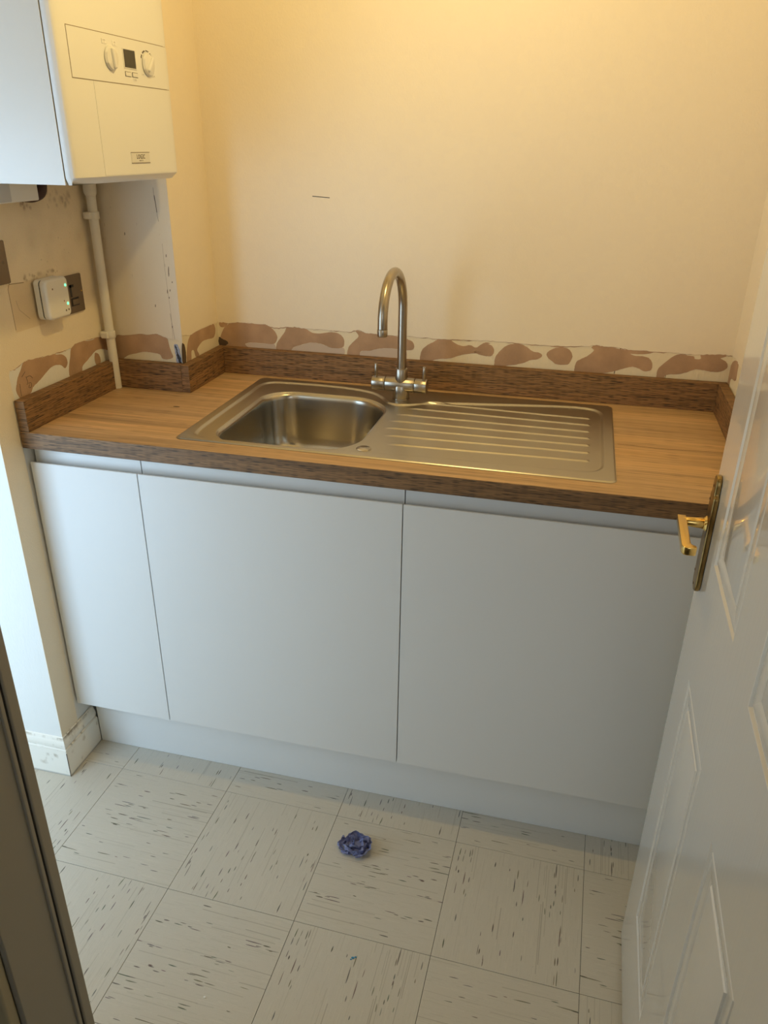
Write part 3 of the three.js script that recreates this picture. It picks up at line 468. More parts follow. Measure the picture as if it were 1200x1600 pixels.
// ------------------------------------------------------------------ sink: pressed deck with bowl, recess, tap ledge and drainer ridges
{
  const X0 = 0.1866, X1 = 1.1216, Z0 = 0.0482, Z1 = 0.5536, Y = TOP_Y + 0.0034;
  const sdRR = (x, z, cx, cz, hx, hz, r) => { const qx = Math.abs(x - cx) - hx + r, qz = Math.abs(z - cz) - hz + r; return Math.min(Math.max(qx, qz), 0) + Math.hypot(Math.max(qx, 0), Math.max(qz, 0)) - r; };
  const B = { cx: 0.4185, cz: 0.339, hx: 0.1635, hz: 0.193 };
  const rBowl = (x) => 0.072 + 0.034 * THREE.MathUtils.smoothstep(x, 0.36, 0.48);
  const bowl = (x, z) => sdRR(x, z, B.cx, B.cz, B.hx, B.hz, rBowl(x));
  const outer = (x, z) => sdRR(x, z, (X0 + X1) / 2, (Z0 + Z1) / 2, (X1 - X0) / 2, (Z1 - Z0) / 2, 0.016);
  const rec = new THREE.CatmullRomCurve3([[0.213, 0.50], [0.209, 0.40], [0.209, 0.20], [0.211, 0.11], [0.228, 0.083], [0.29, 0.073], [0.38, 0.071], [0.46, 0.079], [0.52, 0.100], [0.555, 0.135], [0.578, 0.170], [0.603, 0.181], [0.632, 0.172], [0.67, 0.150], [0.73, 0.133], [0.80, 0.119], [0.90, 0.099], [0.99, 0.083], [1.045, 0.079], [1.08, 0.090], [1.097, 0.118], [1.099, 0.17], [1.099, 0.30], [1.099, 0.44], [1.095, 0.485], [1.075, 0.508], [1.03, 0.513], [0.90, 0.515], [0.75, 0.518], [0.62, 0.526], [0.48, 0.536], [0.35, 0.537], [0.25, 0.535], [0.222, 0.524]].map(([x, z]) => new THREE.Vector3(x, 0, z)), true, 'centripetal').getPoints(170);
  const recess = (x, z) => { // signed distance, inside negative
    let d = 1e9, ins = false;
    for (let i = 0, j = rec.length - 1; i < rec.length; j = i++) {
      const a = rec[j], b = rec[i], ex = b.x - a.x, ez = b.z - a.z, wx = x - a.x, wz = z - a.z, L = ex * ex + ez * ez || 1e-12, t = Math.max(0, Math.min(1, (wx * ex + wz * ez) / L));
      d = Math.min(d, Math.hypot(wx - ex * t, wz - ez * t));
      if ((a.z > z) !== (b.z > z) && x < (b.x - a.x) * (z - a.z) / (b.z - a.z) + a.x) ins = !ins;
    }
    return ins ? -d : d;
  };
  const ss = THREE.MathUtils.smoothstep;
  const ridgeZ = [0.156, 0.205, 0.2535, 0.300, 0.3465, 0.3925, 0.442];
  const height = (x, z) => {
    const o = outer(x, z);
    let h = -0.0028 * ss(o, -0.0045, 0);
    h -= 0.0042 * ss(-recess(x, z), -0.001, 0.008);
    if (x > 0.585 && x < 1.09) {                                          // ridges start on an arc round the bowl
      for (const zr of ridgeZ) {
        const f = ss(x, 0.6, 1.07), zl = 0.300 + (zr - 0.300) * (1.09 - 0.09 * f), d = Math.abs(z - zl);
        if (d > 0.009) continue;
        const start = 0.607 + 1.55 * (zl - 0.31) ** 2;
        h += 0.0023 * (1 - ss(d, 0.0025, 0.0075)) * ss(x, start, start + 0.03) * (1 - ss(x, 1.063, 1.070));
      }
    }
    const b = bowl(x, z);
    h -= 0.004 * (1 - ss(b, 0, 0.006)) ** 2;
    return h;
  };
  const N = 400, Q = 216, hx = (X1 - X0) / N, hz = (Z1 - Z0) / Q, grid = new Float32Array((N + 1) * (Q + 1));
  const pos = [], nor = [];
  const vert = (x, z, k) => { const y = Y + height(x, z), e = 0.0008, nx = -(height(x + e, z) - height(x - e, z)) / (2 * e), nz = -(height(x, z + e) - height(x, z - e)) / (2 * e), l = Math.hypot(nx, 1, nz); return { x, y, z, n: [nx / l, 1 / l, nz / l] }; };
  const cache = new Map();
  const at = (i, j) => { const k = j * (N + 1) + i; if (!cache.has(k)) { const x = X0 + i * hx, z = Z0 + j * hz, v = vert(x, z); v.s = Math.max(-bowl(x, z), outer(x, z)); v.s = -v.s; cache.set(k, v); } return cache.get(k); };
  const cut = (a, b) => { const t = a.s / (a.s - b.s), v = vert(a.x + (b.x - a.x) * t, a.z + (b.z - a.z) * t); v.s = 0; return v; };
  const tri = (a, b, c) => { for (const v of [a, b, c]) { pos.push(v.x, v.y, v.z); nor.push(...v.n); } };
  const clip = (vs) => { const out = []; for (let i = 0; i < vs.length; i++) { const a = vs[i], b = vs[(i + 1) % vs.length]; if (a.s >= 0) out.push(a); if ((a.s > 0 && b.s < 0) || (a.s < 0 && b.s > 0)) out.push(cut(a, b)); } for (let i = 1; i + 1 < out.length; i++) tri(out[0], out[i], out[i + 1]); };
  for (let j = 0; j < Q; j++) for (let i = 0; i < N; i++) { const a = at(i, j), b = at(i, j + 1), c = at(i + 1, j + 1), d = at(i + 1, j); clip([a, b, c]); clip([a, c, d]); }
  const deck = new THREE.BufferGeometry();
  deck.setAttribute('position', new THREE.Float32BufferAttribute(pos, 3)); deck.setAttribute('normal', new THREE.Float32BufferAttribute(nor, 3));
  { const uv = new Float32Array(pos.length / 3 * 2); for (let i = 0; i < pos.length / 3; i++) { uv[2 * i] = pos[3 * i]; uv[2 * i + 1] = pos[3 * i + 2]; } deck.setAttribute('uv', new THREE.BufferAttribute(uv, 2)); }
  const sink = thing('kitchen_sink', 'stainless steel inset sink with one bowl and a ribbed draining board', 'sink');
  mesh('drainer_deck', mergeVertices(deck, 1e-6), M.steelDeck, sink, 'ribbed steel draining board and rim');
  // bowl lofted ring by ring from the opening
  const step = [[0, 0], [0.0015, -0.0012], [0.003, -0.0034], [0.0042, -0.007], [0.005, -0.014], [0.0085, -0.06], [0.012, -0.105], [0.016, -0.128], [0.023, -0.142], [0.034, -0.151], [0.05, -0.1565], [0.08, -0.1595], [0.115, -0.1612], [0.1335, -0.163]];
  const ring = (inset) => {
    const out = [];
    for (let k = 0; k < 160; k++) { // march from the bowl centre to the level line of the outline
      const a = (k + 0.5) / 160 * Math.PI * 2, t = Math.tan, dx = Math.cos(a), dz = Math.sin(a) * 1.18; let lo = 0, hi = 0.4;
      const r = (x) => Math.min(B.hx - inset, B.hz - inset, Math.max(0.045, rBowl(x) - inset * 0.3));
      const f = (s) => { const x = B.cx + dx * s, z = B.cz + dz * s; return sdRR(x, z, B.cx, B.cz, B.hx - inset, B.hz - inset, r(x)); };
      for (let i = 0; i < 40; i++) { const m = (lo + hi) / 2; if (f(m) < 0) lo = m; else hi = m; }
      out.push([B.cx + dx * lo, B.cz + dz * lo]);
    }
    return out;
  };
  const v = [], idx = [], yTop = Y - 0.0042 - 0.004;
  step.forEach(([ins, y]) => ring(ins).forEach(([x, z], k) => { const yy = ins === 0 ? Y + height(x, z) : yTop + y; v.push(x, yy, z); }));
  for (let s = 0; s + 1 < step.length; s++) for (let k = 0; k < 160; k++) { const a = s * 160 + k, b = s * 160 + (k + 1) % 160, c = a + 160, d = b + 160; idx.push(a, b, c, b, d, c); }
  v.push(B.cx, yTop - 0.1635, B.cz); for (let k = 0; k < 160; k++) idx.push((step.length - 1) * 160 + k, (step.length - 1) * 160 + (k + 1) % 160, v.length / 3 - 1);
  const bg = new THREE.BufferGeometry(); bg.setAttribute('position', new THREE.Float32BufferAttribute(v, 3)); bg.setIndex(idx); bg.computeVertexNormals();
  { const uv = new Float32Array(v.length / 3 * 2); for (let i = 0; i < v.length / 3; i++) { uv[2 * i] = v[3 * i]; uv[2 * i + 1] = v[3 * i + 1] + v[3 * i + 2]; } bg.setAttribute('uv', new THREE.BufferAttribute(uv, 2)); }
  mesh('bowl', bg, M.steel, sink);
  const w = mesh('strainer_waste', cyl(0.043, 0.043, [B.cx, yTop - 0.1632, B.cz], [B.cx, yTop - 0.1605, B.cz], 40, 0.0012), M.nickel, sink);
  mesh('hole_cover', cyl(0.0165, 0.0155, [0.601, Y - 0.0046, 0.4985], [0.601, Y - 0.0022, 0.4985], 40, 0.0009), M.steel, sink, 'small round blanking plug');
  mesh('seal', new THREE.ExtrudeGeometry((() => { const q = roundRect(X0 + 0.001, Z0 + 0.001, X1 - 0.001, Z1 - 0.001, 0.015); q.holes.push(new THREE.Path(roundRect(X0 + 0.016, Z0 + 0.014, X1 - 0.016, Z1 - 0.0125, 0.012).getPoints(8))); return q; })(), { depth: 0.0008, bevelEnabled: false, curveSegments: 8 }).rotateX(Math.PI / 2).translate(0, TOP_Y + 0.001, 0), M.dark, sink, 'thin dark sealing strip under the rim');
}
// ------------------------------------------------------------------ mixer tap
{
  const x = 0.600, z = 0.135, y0 = TOP_Y + 0.0034, t = thing('mixer_tap', 'brushed nickel swan neck mixer tap with two small pin levers', 'tap', [x, y0, z]);
  const yb = 0.9766 - y0, xl = -0.0395, xr = 0.0345;
  mesh('base', merge([cyl(0.0225, 0.0225, [0, 0, 0], [0, 0.003, 0], 40, 0.0008), cyl(0.0208, 0.0200, [0, 0.003, 0], [0, yb, 0], 40, 0.0005)]), M.nickel, t);
  mesh('body', merge([cyl(0.0182, 0.0182, [xl, yb, 0], [xr, yb, 0], 40, 0.001), cyl(0.0168, 0.0148, [0, yb, 0], [0, 1.0185 - y0, 0], 40, 0.0008)]), M.nickel, t);
  for (const [a, b, px] of [[xl - 0.0012, -0.0745, -0.066], [xr + 0.0012, 0.0665, 0.0575]]) {
    const h = mesh('handle', merge([cyl(0.0178, 0.0178, [a, yb, 0], [b, yb, 0], 40, 0.0014), cyl(0.015, 0.015, [a + Math.sign(-b) * 0.002, yb, 0], [a, yb, 0], 30)]), M.nickel, t);
    mesh('lever', cyl(0.0043, 0.0043, [px, yb + 0.015, 0], [px, 1.0262 - y0, 0], 20, 0.0008), M.nickel, h, 'slim upright pin lever');
  }
  const R = 0.095, pts = [], ux = -0.0175, uz = 0.99985, yTop = 1.167 - y0;
  for (let k = 0; k <= 6; k++) pts.push(new THREE.Vector3(0, (1.012 - y0) + (yTop - 1.012 + y0) * k / 6.5, 0));
  for (let k = 0; k <= 24; k++) { const a = Math.PI * (1 - k / 24); pts.push(new THREE.Vector3(ux * (R + R * Math.cos(a)), yTop + R * Math.sin(a), uz * (R + R * Math.cos(a)))); }
  pts.push(new THREE.Vector3(ux * 2 * R, yTop - 0.012, uz * 2 * R));
  const sp = mesh('spout', mergeVertices(bare(new THREE.TubeGeometry(new THREE.CatmullRomCurve3(pts, false, 'centripetal'), 150, 0.0111, 32))), M.nickel, t);
  sp.geometry.computeVertexNormals();
  mesh('aerator', cyl(0.0111, 0.0116, [ux * 2 * R, yTop - 0.029, uz * 2 * R], [ux * 2 * R, yTop - 0.0125, uz * 2 * R], 32, 0.0006), M.nickel, sp);
}
// ------------------------------------------------------------------ boiler
{
  const t = thing('wall_boiler', 'white wall-hung gas boiler with rounded front and a control strip', 'boiler', [WALL_L, 1.449, 0.46]);
  const L = (x, z) => [x - WALL_L, -(z - 0.46)];
  // plan outline extruded upwards: shape (x, -z) turned so that depth runs along +y
  const up = (g, y) => g.rotateX(-Math.PI / 2).translate(0, y, 0);
  const H = 0.70;
  mesh('casing', up(flat(shapeOf([L(WALL_L + 0.0005, 0.2575), L(WALL_L + 0.0005, 0.660), L(0.0873, 0.6606), L(0.0873, 0.2575)]), H), 0.0005), M.boiler, t);
  const front = [[0.0895, 0.660], [0.0950, 0.6598], [0.1000, 0.6592], [0.1040, 0.6578], [0.1070, 0.6545], [0.1090, 0.648], [0.1101, 0.635], [0.1110, 0.605], [0.1115, 0.560], [0.1118, 0.46], [0.1115, 0.36], [0.1110, 0.31], [0.1095, 0.285], [0.107, 0.2725], [0.103, 0.2645], [0.097, 0.2595], [0.0895, 0.2575]];
  // lofted shell with a bevelled lower edge
  const v = [], idx = [], rows = [[0.0, 0.018], [0.0008, 0.0165], [0.0112, 0.0012], [0.0125, 0.0], [H, 0]], n = front.length;
  const inset = (i, d) => { const a = front[Math.max(0, i - 1)], b = front[Math.min(n - 1, i + 1)], dx = b[0] - a[0], dz = b[1] - a[1], l = Math.hypot(dx, dz); let nx = dz / l, nz = -dx / l; return [Math.max(0.0895, front[i][0] + nx * d), Math.min(0.66, Math.max(0.2575, front[i][1] + nz * d * 0.35))]; };
  rows.forEach(([y, d]) => front.forEach((p, i) => { const [x, z] = inset(i, d); v.push(x - WALL_L, y, z - 0.46); }));
  for (let r = 0; r + 1 < rows.length; r++) for (let i = 0; i + 1 < n; i++) { const a = r * n + i, b = a + 1, c = a + n, d = c + 1; idx.push(a, b, c, b, d, c); }
  v.push(0.0895 - WALL_L, 0, 0, 0.0895 - WALL_L, H, 0); const cb = v.length / 3 - 2, ct = cb + 1;
  for (let i = 0; i + 1 < n; i++) { idx.push(cb, i + 1, i); idx.push(ct, (rows.length - 1) * n + i, (rows.length - 1) * n + i + 1); }
  const g = new THREE.BufferGeometry(); g.setAttribute('position', new THREE.Float32BufferAttribute(v, 3)); g.setIndex(idx);
  const fc = mesh('front_cover', toCreasedNormals(g, 0.5), M.boiler, t);
  // plates that lie on the curved front, a hair proud of it
  const along = (z) => { for (let i = 0; i + 1 < n; i++) if (front[i][1] >= z && front[i + 1][1] <= z) { const k = (front[i][1] - z) / (front[i][1] - front[i + 1][1] || 1); return front[i][0] + (front[i + 1][0] - front[i][0]) * k; } return 0.1; };
  const skin = (z0, z1, y0, y1, d, m = 28) => { const a = [], b = []; for (let k = 0; k <= m; k++) { const z = z0 + (z1 - z0) * k / m, x = along(z); a.push(L(x + d, z)); b.unshift(L(x - 0.0006, z)); } return up(flat(shapeOf([...a, ...b]), y1 - y0), y0 - 1.449); };
  const cp = mesh('control_panel', toCreasedNormals(skin(0.2685, 0.6277, 1.6225, 1.7005, 0.0008), 0.3), M.boiler, t);
  mesh('drop_flap', toCreasedNormals(skin(0.2685, 0.5655, 1.4630, 1.6210, 0.0007), 0.3), M.boiler, t);
  mesh('panel_gap', mergeGeometries([skin(0.2685, 0.6277, 1.7004, 1.7017, 0.0003), skin(0.2685, 0.6277, 1.6213, 1.6226, 0.0003), skin(0.6276, 0.6286, 1.6213, 1.7017, 0.0003)]), M.joint, t, 'thin dark joint round the control panel');
  const Y = (y) => y - 1.449, Z = (z) => z - 0.46, F = 0.1130 - WALL_L;
  const knob = (z, y, turn) => {
    const k = mesh('knob', merge([cyl(0.0205, 0.0190, [F, Y(y), Z(z)], [F + 0.006, Y(y), Z(z)], 44, 0.0015)]), M.boilerTrim, cp);
    const grip = new RoundedBoxGeometry(0.007, 0.034, 0.008, 3, 0.003); grip.rotateX(turn).translate(F + 0.0075, Y(y), Z(z));
    mesh('knob_grip', grip, M.boilerTrim, k);
  };
  knob(0.5015, 1.662, 0.15); knob(0.366, 1.662, -0.75);
  mesh('display', bx(F - 0.001, F + 0.0006, Y(1.651), Y(1.6815), Z(0.4125), Z(0.4545), 0.0004), M.lcd, cp, 'dark display window');
  mesh('display_frame', facingRight(plate((() => { const s = roundRect(-Z(0.4565), Y(1.6495), -Z(0.4105), Y(1.6832), 0.001); s.holes.push(new THREE.Path(roundRect(-Z(0.4545), Y(1.651), -Z(0.4125), Y(1.6815), 0.0004).getPoints(4))); return s; })(), 0.0012, 0.0002), F - 0.0004), M.boilerTrim, cp);
  for (const z of [0.4445, 0.4190]) {
    mesh('button', bx(F - 0.0005, F + 0.001, Y(1.6365), Y(1.6435), Z(z - 0.0092), Z(z + 0.0092), 0.0006), M.boilerTrim, cp);
    mesh('button_shadow_gap', bx(F - 0.0006, F + 0.0002, Y(1.6358), Y(1.6443), Z(z - 0.0103), Z(z + 0.0103)), M.print, cp);
  }
  // printed marks on the strip, as flat ink pads
  const ink = (z, y, w, h) => bx(F - 0.0003, F + 0.00025, Y(y - h / 2), Y(y + h / 2), Z(z - w / 2), Z(z + w / 2));
  const arc = []; for (let k = 0; k < 22; k++) { const a = -0.55 + k / 21 * 3.2, r = 0.0245; if (k % 4 === 3) continue; arc.push(new THREE.BoxGeometry(0.0005, 0.0034, 0.0007 + k * 0.00006).rotateX(-a + Math.PI / 2 + Math.PI / 2).translate(F, Y(1.662) + Math.sin(a) * r, Z(0.366) - Math.cos(a) * r)); }
  mesh('printed_scale', merge(arc), M.print, cp);
  const word = (text, z0, z1, y0, y1, px, parent, name, bg) => { // print on a thin plate, read from +x
    const tx = canvasTex(256, Math.round(256 * (y1 - y0) / (z1 - z0)), (c, w, h) => { c.fillStyle = bg; c.fillRect(0, 0, w, h); c.fillStyle = 'rgb(48,38,30)'; c.textAlign = 'center'; c.textBaseline = 'middle'; for (const [s, fx, fy, size, wt] of text) { c.font = `${wt || ''} ${Math.round(size * h)}px sans-serif`; c.fillText(s, fx * w, fy * h); } });
    const pg = new THREE.PlaneGeometry(z1 - z0, y1 - y0), bg2 = new THREE.BoxGeometry(z1 - z0, y1 - y0, 0.0004).toNonIndexed();
    bg2.rotateY(Math.PI / 2).translate(F + px, (Y(y0) + Y(y1)) / 2, (Z(z0) + Z(z1)) / 2);
    return mesh(name, bg2, std({ map: tx, roughness: 0.4 }), parent);
  };
  const white = 'rgb(237,237,235)';
  word([['WATER', 0.5, 0.28, 0.34], ['°C', 0.5, 0.74, 0.34]], 0.509, 0.5245, 1.684, 1.6915, -0.0001, cp, 'printed_mark', white);
  word([['HEAT', 0.5, 0.28, 0.34], ['°C', 0.5, 0.74, 0.34]], 0.4735, 0.489, 1.684, 1.6915, -0.0001, cp, 'printed_mark', white);
  word([['RESET', 0.5, 0.5, 0.8]], 0.411, 0.426, 1.6296, 1.6338, -0.0001, cp, 'printed_mark', white);
  word([['min', 0.5, 0.5, 0.8]], 0.381, 0.391, 1.6418, 1.6455, -0.0001, cp, 'printed_mark', white);
  word([['max', 0.5, 0.5, 0.8]], 0.3385, 0.3485, 1.6418, 1.6455, -0.0001, cp, 'printed_mark', white);
  const badge = mesh('badge', bx(F - 0.0006, F + 0.0002, Y(1.4835), Y(1.5022), Z(0.396), Z(0.468), 0.0003), M.boilerTrim, t, 'small name badge');
  word([['LOGIC', 0.5, 0.40, 0.66, 'bold'], ['HEAT 15', 0.5, 0.82, 0.24, 'bold']], 0.3975, 0.4665, 1.4845, 1.5012, 0.0003, badge, 'badge_print', 'rgb(226,224,218)');
  mesh('badge_line', merge([bx(F - 0.0004, F + 0.0006, Y(1.5020), Y(1.5030), Z(0.396), Z(0.468)), bx(F - 0.0004, F + 0.0006, Y(1.4826), Y(1.4836), Z(0.396), Z(0.468))]), M.bronze, badge);
}
// ------------------------------------------------------------------ services on the left wall
{
  const px = -0.1385, pz = 0.24, r = 0.0112, t = thing('waste_pipe', 'white plastic pipe from the boiler down into the worktop corner', 'pipe', [px, TOP_Y, pz]);
  const pts = [[0, 0.0003, 0], [-0.001, 0.12, 0], [-0.0015, 0.3, 0], [-0.0015, 0.42, 0], [-0.001, 0.4775, 0]].map((p) => new THREE.Vector3(...p));
  mesh('tube', new THREE.TubeGeometry(new THREE.CatmullRomCurve3(pts), 40, r, 28), M.pvc, t);
  mesh('elbow', merge([cyl(0.0152, 0.0152, [-0.0015, 0.4775, 0], [-0.0015, 0.511, 0], 28, 0.001), new THREE.SphereGeometry(0.0151, 24, 16).translate(-0.0015, 0.4775, 0)]), M.pvc, t);
  for (const y of [1.3615, 1.0775]) {
    const c = mesh('pipe_clip', merge([
      cyl(0.0140, 0.0140, [-0.0012, y - TOP_Y - 0.0085, 0], [-0.0012, y - TOP_Y + 0.0085, 0], 28, 0.001),
      bx(WALL_L - px + 0.0004, -0.006, y - TOP_Y - 0.0075, y - TOP_Y + 0.0075, -0.0105, 0.0105, 0.002),
      bx(-0.016, 0.003, y - TOP_Y - 0.008, y - TOP_Y + 0.008, 0.009, 0.0195, 0.003),
      bx(-0.016, 0.003, y - TOP_Y - 0.008, y - TOP_Y + 0.008, -0.0195, -0.009, 0.003)]), M.pvc, t);
  }
}
{
  const t = thing('wiring_box', 'grey plastic wiring box on the wall just under the boiler', 'box', [WALL_L, 1.43, 0.55]);
  mesh('housing', bx(0.0003, 0.0625, -0.0205, 0.0175, -0.0655, 0.06, 0.003), M.plastic, t);
  mesh('cover', bx(0.002, 0.064, -0.019, 0.0172, 0.0205, 0.058, 0.003), M.grey, t);
  const p = thing('rubber_pipe_bend', 'dark brown bent pipe beside the wiring box under the boiler', 'pipe', [WALL_L, 1.43, 0.455]);
  mesh('bend', new THREE.TubeGeometry(new THREE.CatmullRomCurve3([[0.014, -0.013, 0.012], [0.024, -0.014, 0.000], [0.031, -0.007, -0.017], [0.031, 0.006, -0.023], [0.031, 0.0185, -0.024]].map((q) => new THREE.Vector3(...q))), 30, 0.0135, 18), M.slateTube, p);
  mesh('stub', cyl(0.013, 0.013, [0.0003, -0.012, 0.016], [0.014, -0.012, 0.0145], 20, 0.001), M.slateTube, p);
}
function facePlate(y0, y1, z0, z1) { return facingRight(plate(roundRect(-(z1 - z0) / 2, -(y1 - y0) / 2, (z1 - z0) / 2, (y1 - y0) / 2, 0.003), 0.005, 0.0012), 0.0002); }
{
  const t = thing('wall_socket', 'bronze metal wall socket behind the white plug-in unit', 'socket', [WALL_L, 1.1925, 0.343]);
  mesh('face_plate', facePlate(1.149, 1.236, 0.300, 0.386), M.bronze, t);
  mesh('switch_surround', bx(0.0040, 0.0058, -0.0275, -0.0085, -0.0225, 0.0085, 0.001), M.blackPlastic, t);
  mesh('rocker_switch', bx(0.0045, 0.0078, -0.0245, -0.0115, -0.019, 0.0055, 0.0012), M.bronze, t);
  mesh('pin_hole', merge([bx(0.004, 0.0056, -0.006, 0.022, 0.001, 0.0085), bx(0.004, 0.0056, 0.016, 0.022, -0.0085, 0.0085)]), M.blackPlastic, t);
  mesh('screw', cyl(0.0022, 0.0018, [0.005, 0.003, -0.037], [0.0062, 0.003, -0.037], 16), M.brass, t);
}
{
  const s = thing('switched_spur', 'bronze metal wall plate at the left edge above the plug-in unit', 'wall plate', [WALL_L, 1.292, 0.588]);
  mesh('face_plate', facePlate(1.249, 1.335, 0.545, 0.631), M.bronze, s);
  mesh('screw', cyl(0.0036, 0.0030, [0.005, 0.0, -0.0295], [0.0062, 0.0, -0.0295], 18), M.bronze, s);
  mesh('screw_slot', bx(0.006, 0.0064, -0.0024, 0.0024, -0.0299, -0.0291), M.blackPlastic, s);
}
{
  const t = thing('plug_in_unit', 'white plug-in electronic unit with two green lights', 'plug-in unit', [WALL_L, 1.2015, 0.4395]);
  mesh('back_half', facingRight(plate(roundRect(-0.0395, -0.0435, 0.0395, 0.0435, 0.010), 0.012, 0.001), 0.0062), M.plastic, t);
  mesh('joint', facingRight(flat(roundRect(-0.0378, -0.0418, 0.0378, 0.0418, 0.010), 0.0012), 0.0178), M.blackPlastic, t);
  mesh('front_half', facingRight(plate(roundRect(-0.0400, -0.0440, 0.0400, 0.0440, 0.012), 0.0192, 0.006, 5), 0.0188), M.plastic, t);
  const F = 0.0380;
  for (const [z, y] of [[0.4108, 1.2263], [0.4111, 1.1856]]) mesh('indicator_light', new THREE.SphereGeometry(0.0033, 18, 12).scale(0.45, 1, 1).translate(F, y - 1.2015, z - 0.4395), M.led, t, 'green indicator light');
  for (const [z, y, r] of [[0.4583, 1.2239, 0.0021], [0.4207, 1.1714, 0.0023], [0.4108, 1.1721, 0.0023]]) mesh('hole', cyl(r, r, [F - 0.0006, y - 1.2015, z - 0.4395], [F + 0.0003, y - 1.2015, z - 0.4395], 16), M.bronze, t);
  mesh('hole', cyl(0.0019, 0.0019, [F - 0.0006, 1.1927 - 1.2015, 0.4228 - 0.4395], [F + 0.0003, 1.1927 - 1.2015, 0.4228 - 0.4395], 16), std({ color: new THREE.Color().setRGB(0.45, 0.2, 0.12), roughness: 0.4 }), t, 'unlit reddish light');
}
// ------------------------------------------------------------------ panelled door, standing open on the right
{
  const d = new THREE.Group(); d.name = 'door_1'; d.position.set(1.252, 0.008, 0.786); d.rotation.y = -0.02;
  d.userData = { kind: 'structure', label: 'open white six panel door with brass lever handle' }; scene.add(d);
  const W = 0.762, H = 1.981, T = 0.035, Y = (y) => y - 0.008;
  const cols = [[0.1125, 0.3185], [0.4445, 0.6505]], rows = [[0.200, 0.756], [0.9635, 1.545], [1.655, 1.862]];
  const s = shapeOf([[0.001, 0.001], [W, 0.001], [W, H], [0.001, H]]), panels = [];
  for (const [a, b] of cols) for (const [y0, y1] of rows) { panels.push([a, b, Y(y0), Y(y1)]); s.holes.push(new THREE.Path([[a, Y(y0)], [a, Y(y1)], [b, Y(y1)], [b, Y(y0)]].map(([u, w]) => new THREE.Vector2(u, w)))); }
  const leaf = new THREE.ExtrudeGeometry(s, { depth: T, bevelEnabled: false });
  mesh('leaf', boxUV(facingLeft(leaf, T)), M.doorPaint, d);
  // moulded panel: ring by ring from the edge of the stile to the raised field
  const prof = [[0, 0], [0.0012, 0.0004], [0.0034, 0.0034], [0.0052, 0.0040], [0.0072, 0.0034], [0.0090, 0.0016], [0.0110, 0.0013], [0.0290, 0.0016], [0.0312, 0.0032], [0.0336, 0.0036], [0.0362, 0.0012], [0.0380, 0.0008]];
  for (const [a, b, y0, y1] of panels) {
    const v = [], quad = (p, q, r, t) => v.push(...p, ...q, ...r, ...p, ...r, ...t);
    const ringAt = ([i, x]) => [[x, y0 + i, a + i], [x, y0 + i, b - i], [x, y1 - i, b - i], [x, y1 - i, a + i]];
    for (let k = 0; k + 1 < prof.length; k++) { const P = ringAt(prof[k]), Q = ringAt(prof[k + 1]); for (let e = 0; e < 4; e++) quad(P[e], P[(e + 1) % 4], Q[(e + 1) % 4], Q[e]); }
    quad(...ringAt(prof[prof.length - 1]));
    const back = [[T - 0.006, y0, a], [T - 0.006, y1, a], [T - 0.006, y1, b], [T - 0.006, y0, b]]; quad(...back);
    const g = new THREE.BufferGeometry(); g.setAttribute('position', new THREE.Float32BufferAttribute(v, 3)); g.computeVertexNormals();
    mesh('moulded_panel', boxUV(toCreasedNormals(g, 0.75)), M.doorPaint, d);
  }
  const h = new THREE.Group(); h.name = 'door_handle'; h.userData.label = 'brass lever handle on a long back plate'; h.position.set(0, Y(0.9765), 0.0335); d.add(h);
  const pl = new THREE.Shape();
  const hw = 0.0185;
  pl.moveTo(-hw, -0.082); pl.bezierCurveTo(-hw, -0.094, -0.010, -0.100, 0, -0.1005); pl.bezierCurveTo(0.010, -0.100, hw, -0.094, hw, -0.082);
  pl.lineTo(hw, 0.064); pl.bezierCurveTo(hw, 0.070, 0.0135, 0.069, 0.0135, 0.075); pl.lineTo(0.0135, 0.086); pl.bezierCurveTo(0.0125, 0.098, 0.006, 0.1005, 0, 0.1005);
  pl.bezierCurveTo(-0.006, 0.1005, -0.0125, 0.098, -0.0135, 0.086); pl.lineTo(-0.0135, 0.075); pl.bezierCurveTo(-0.0135, 0.069, -hw, 0.070, -hw, 0.064); pl.closePath();
  mesh('back_plate', boxUV(facingLeft(plate(pl, 0.0088, 0.0030, 3), 0)), M.oldBrass, h, 'tarnished brass back plate');
  mesh('plate_screw', merge([[0.082, -0.002], [0.056, -0.013], [-0.070, -0.013], [-0.090, -0.003]].map(([y, z]) => cyl(0.0026, 0.0022, [-0.0080, y, z], [-0.0093, y, z], 16))), M.chip, h);
  const ly = 0.0185, lz = 0.0005;
  mesh('spindle', merge([cyl(0.0125, 0.0098, [-0.0086, ly, lz], [-0.0135, ly, lz], 28, 0.001), cyl(0.0088, 0.0068, [-0.013, ly, lz], [-0.043, ly, lz], 28, 0.0005)]), M.brass, h);
  // lever: swept along the door towards the hinge, ending in a short scroll turned to the door
  const lev = new THREE.Shape(); // in (z, x)
  lev.moveTo(-0.010, -0.0515); lev.lineTo(0.094, -0.0530); lev.bezierCurveTo(0.101, -0.053, 0.106, -0.050, 0.106, -0.045); lev.lineTo(0.1055, -0.035); lev.bezierCurveTo(0.104, -0.0312, 0.098, -0.0312, 0.0955, -0.035);
  lev.bezierCurveTo(0.0940, -0.039, 0.090, -0.0398, 0.084, -0.0398); lev.lineTo(-0.010, -0.0390); lev.closePath();
  const lg = new THREE.ExtrudeGeometry(lev, { depth: 0.0105, bevelEnabled: true, bevelSize: 0.0014, bevelThickness: 0.0014, bevelOffset: -0.0014, bevelSegments: 3, curveSegments: 10 });
  // (u, v, w) = (z, x, y)
  lg.applyMatrix4(new THREE.Matrix4().set(0, 1, 0, 0, 0, 0, 1, ly - 0.0055, 1, 0, 0, lz, 0, 0, 0, 1));
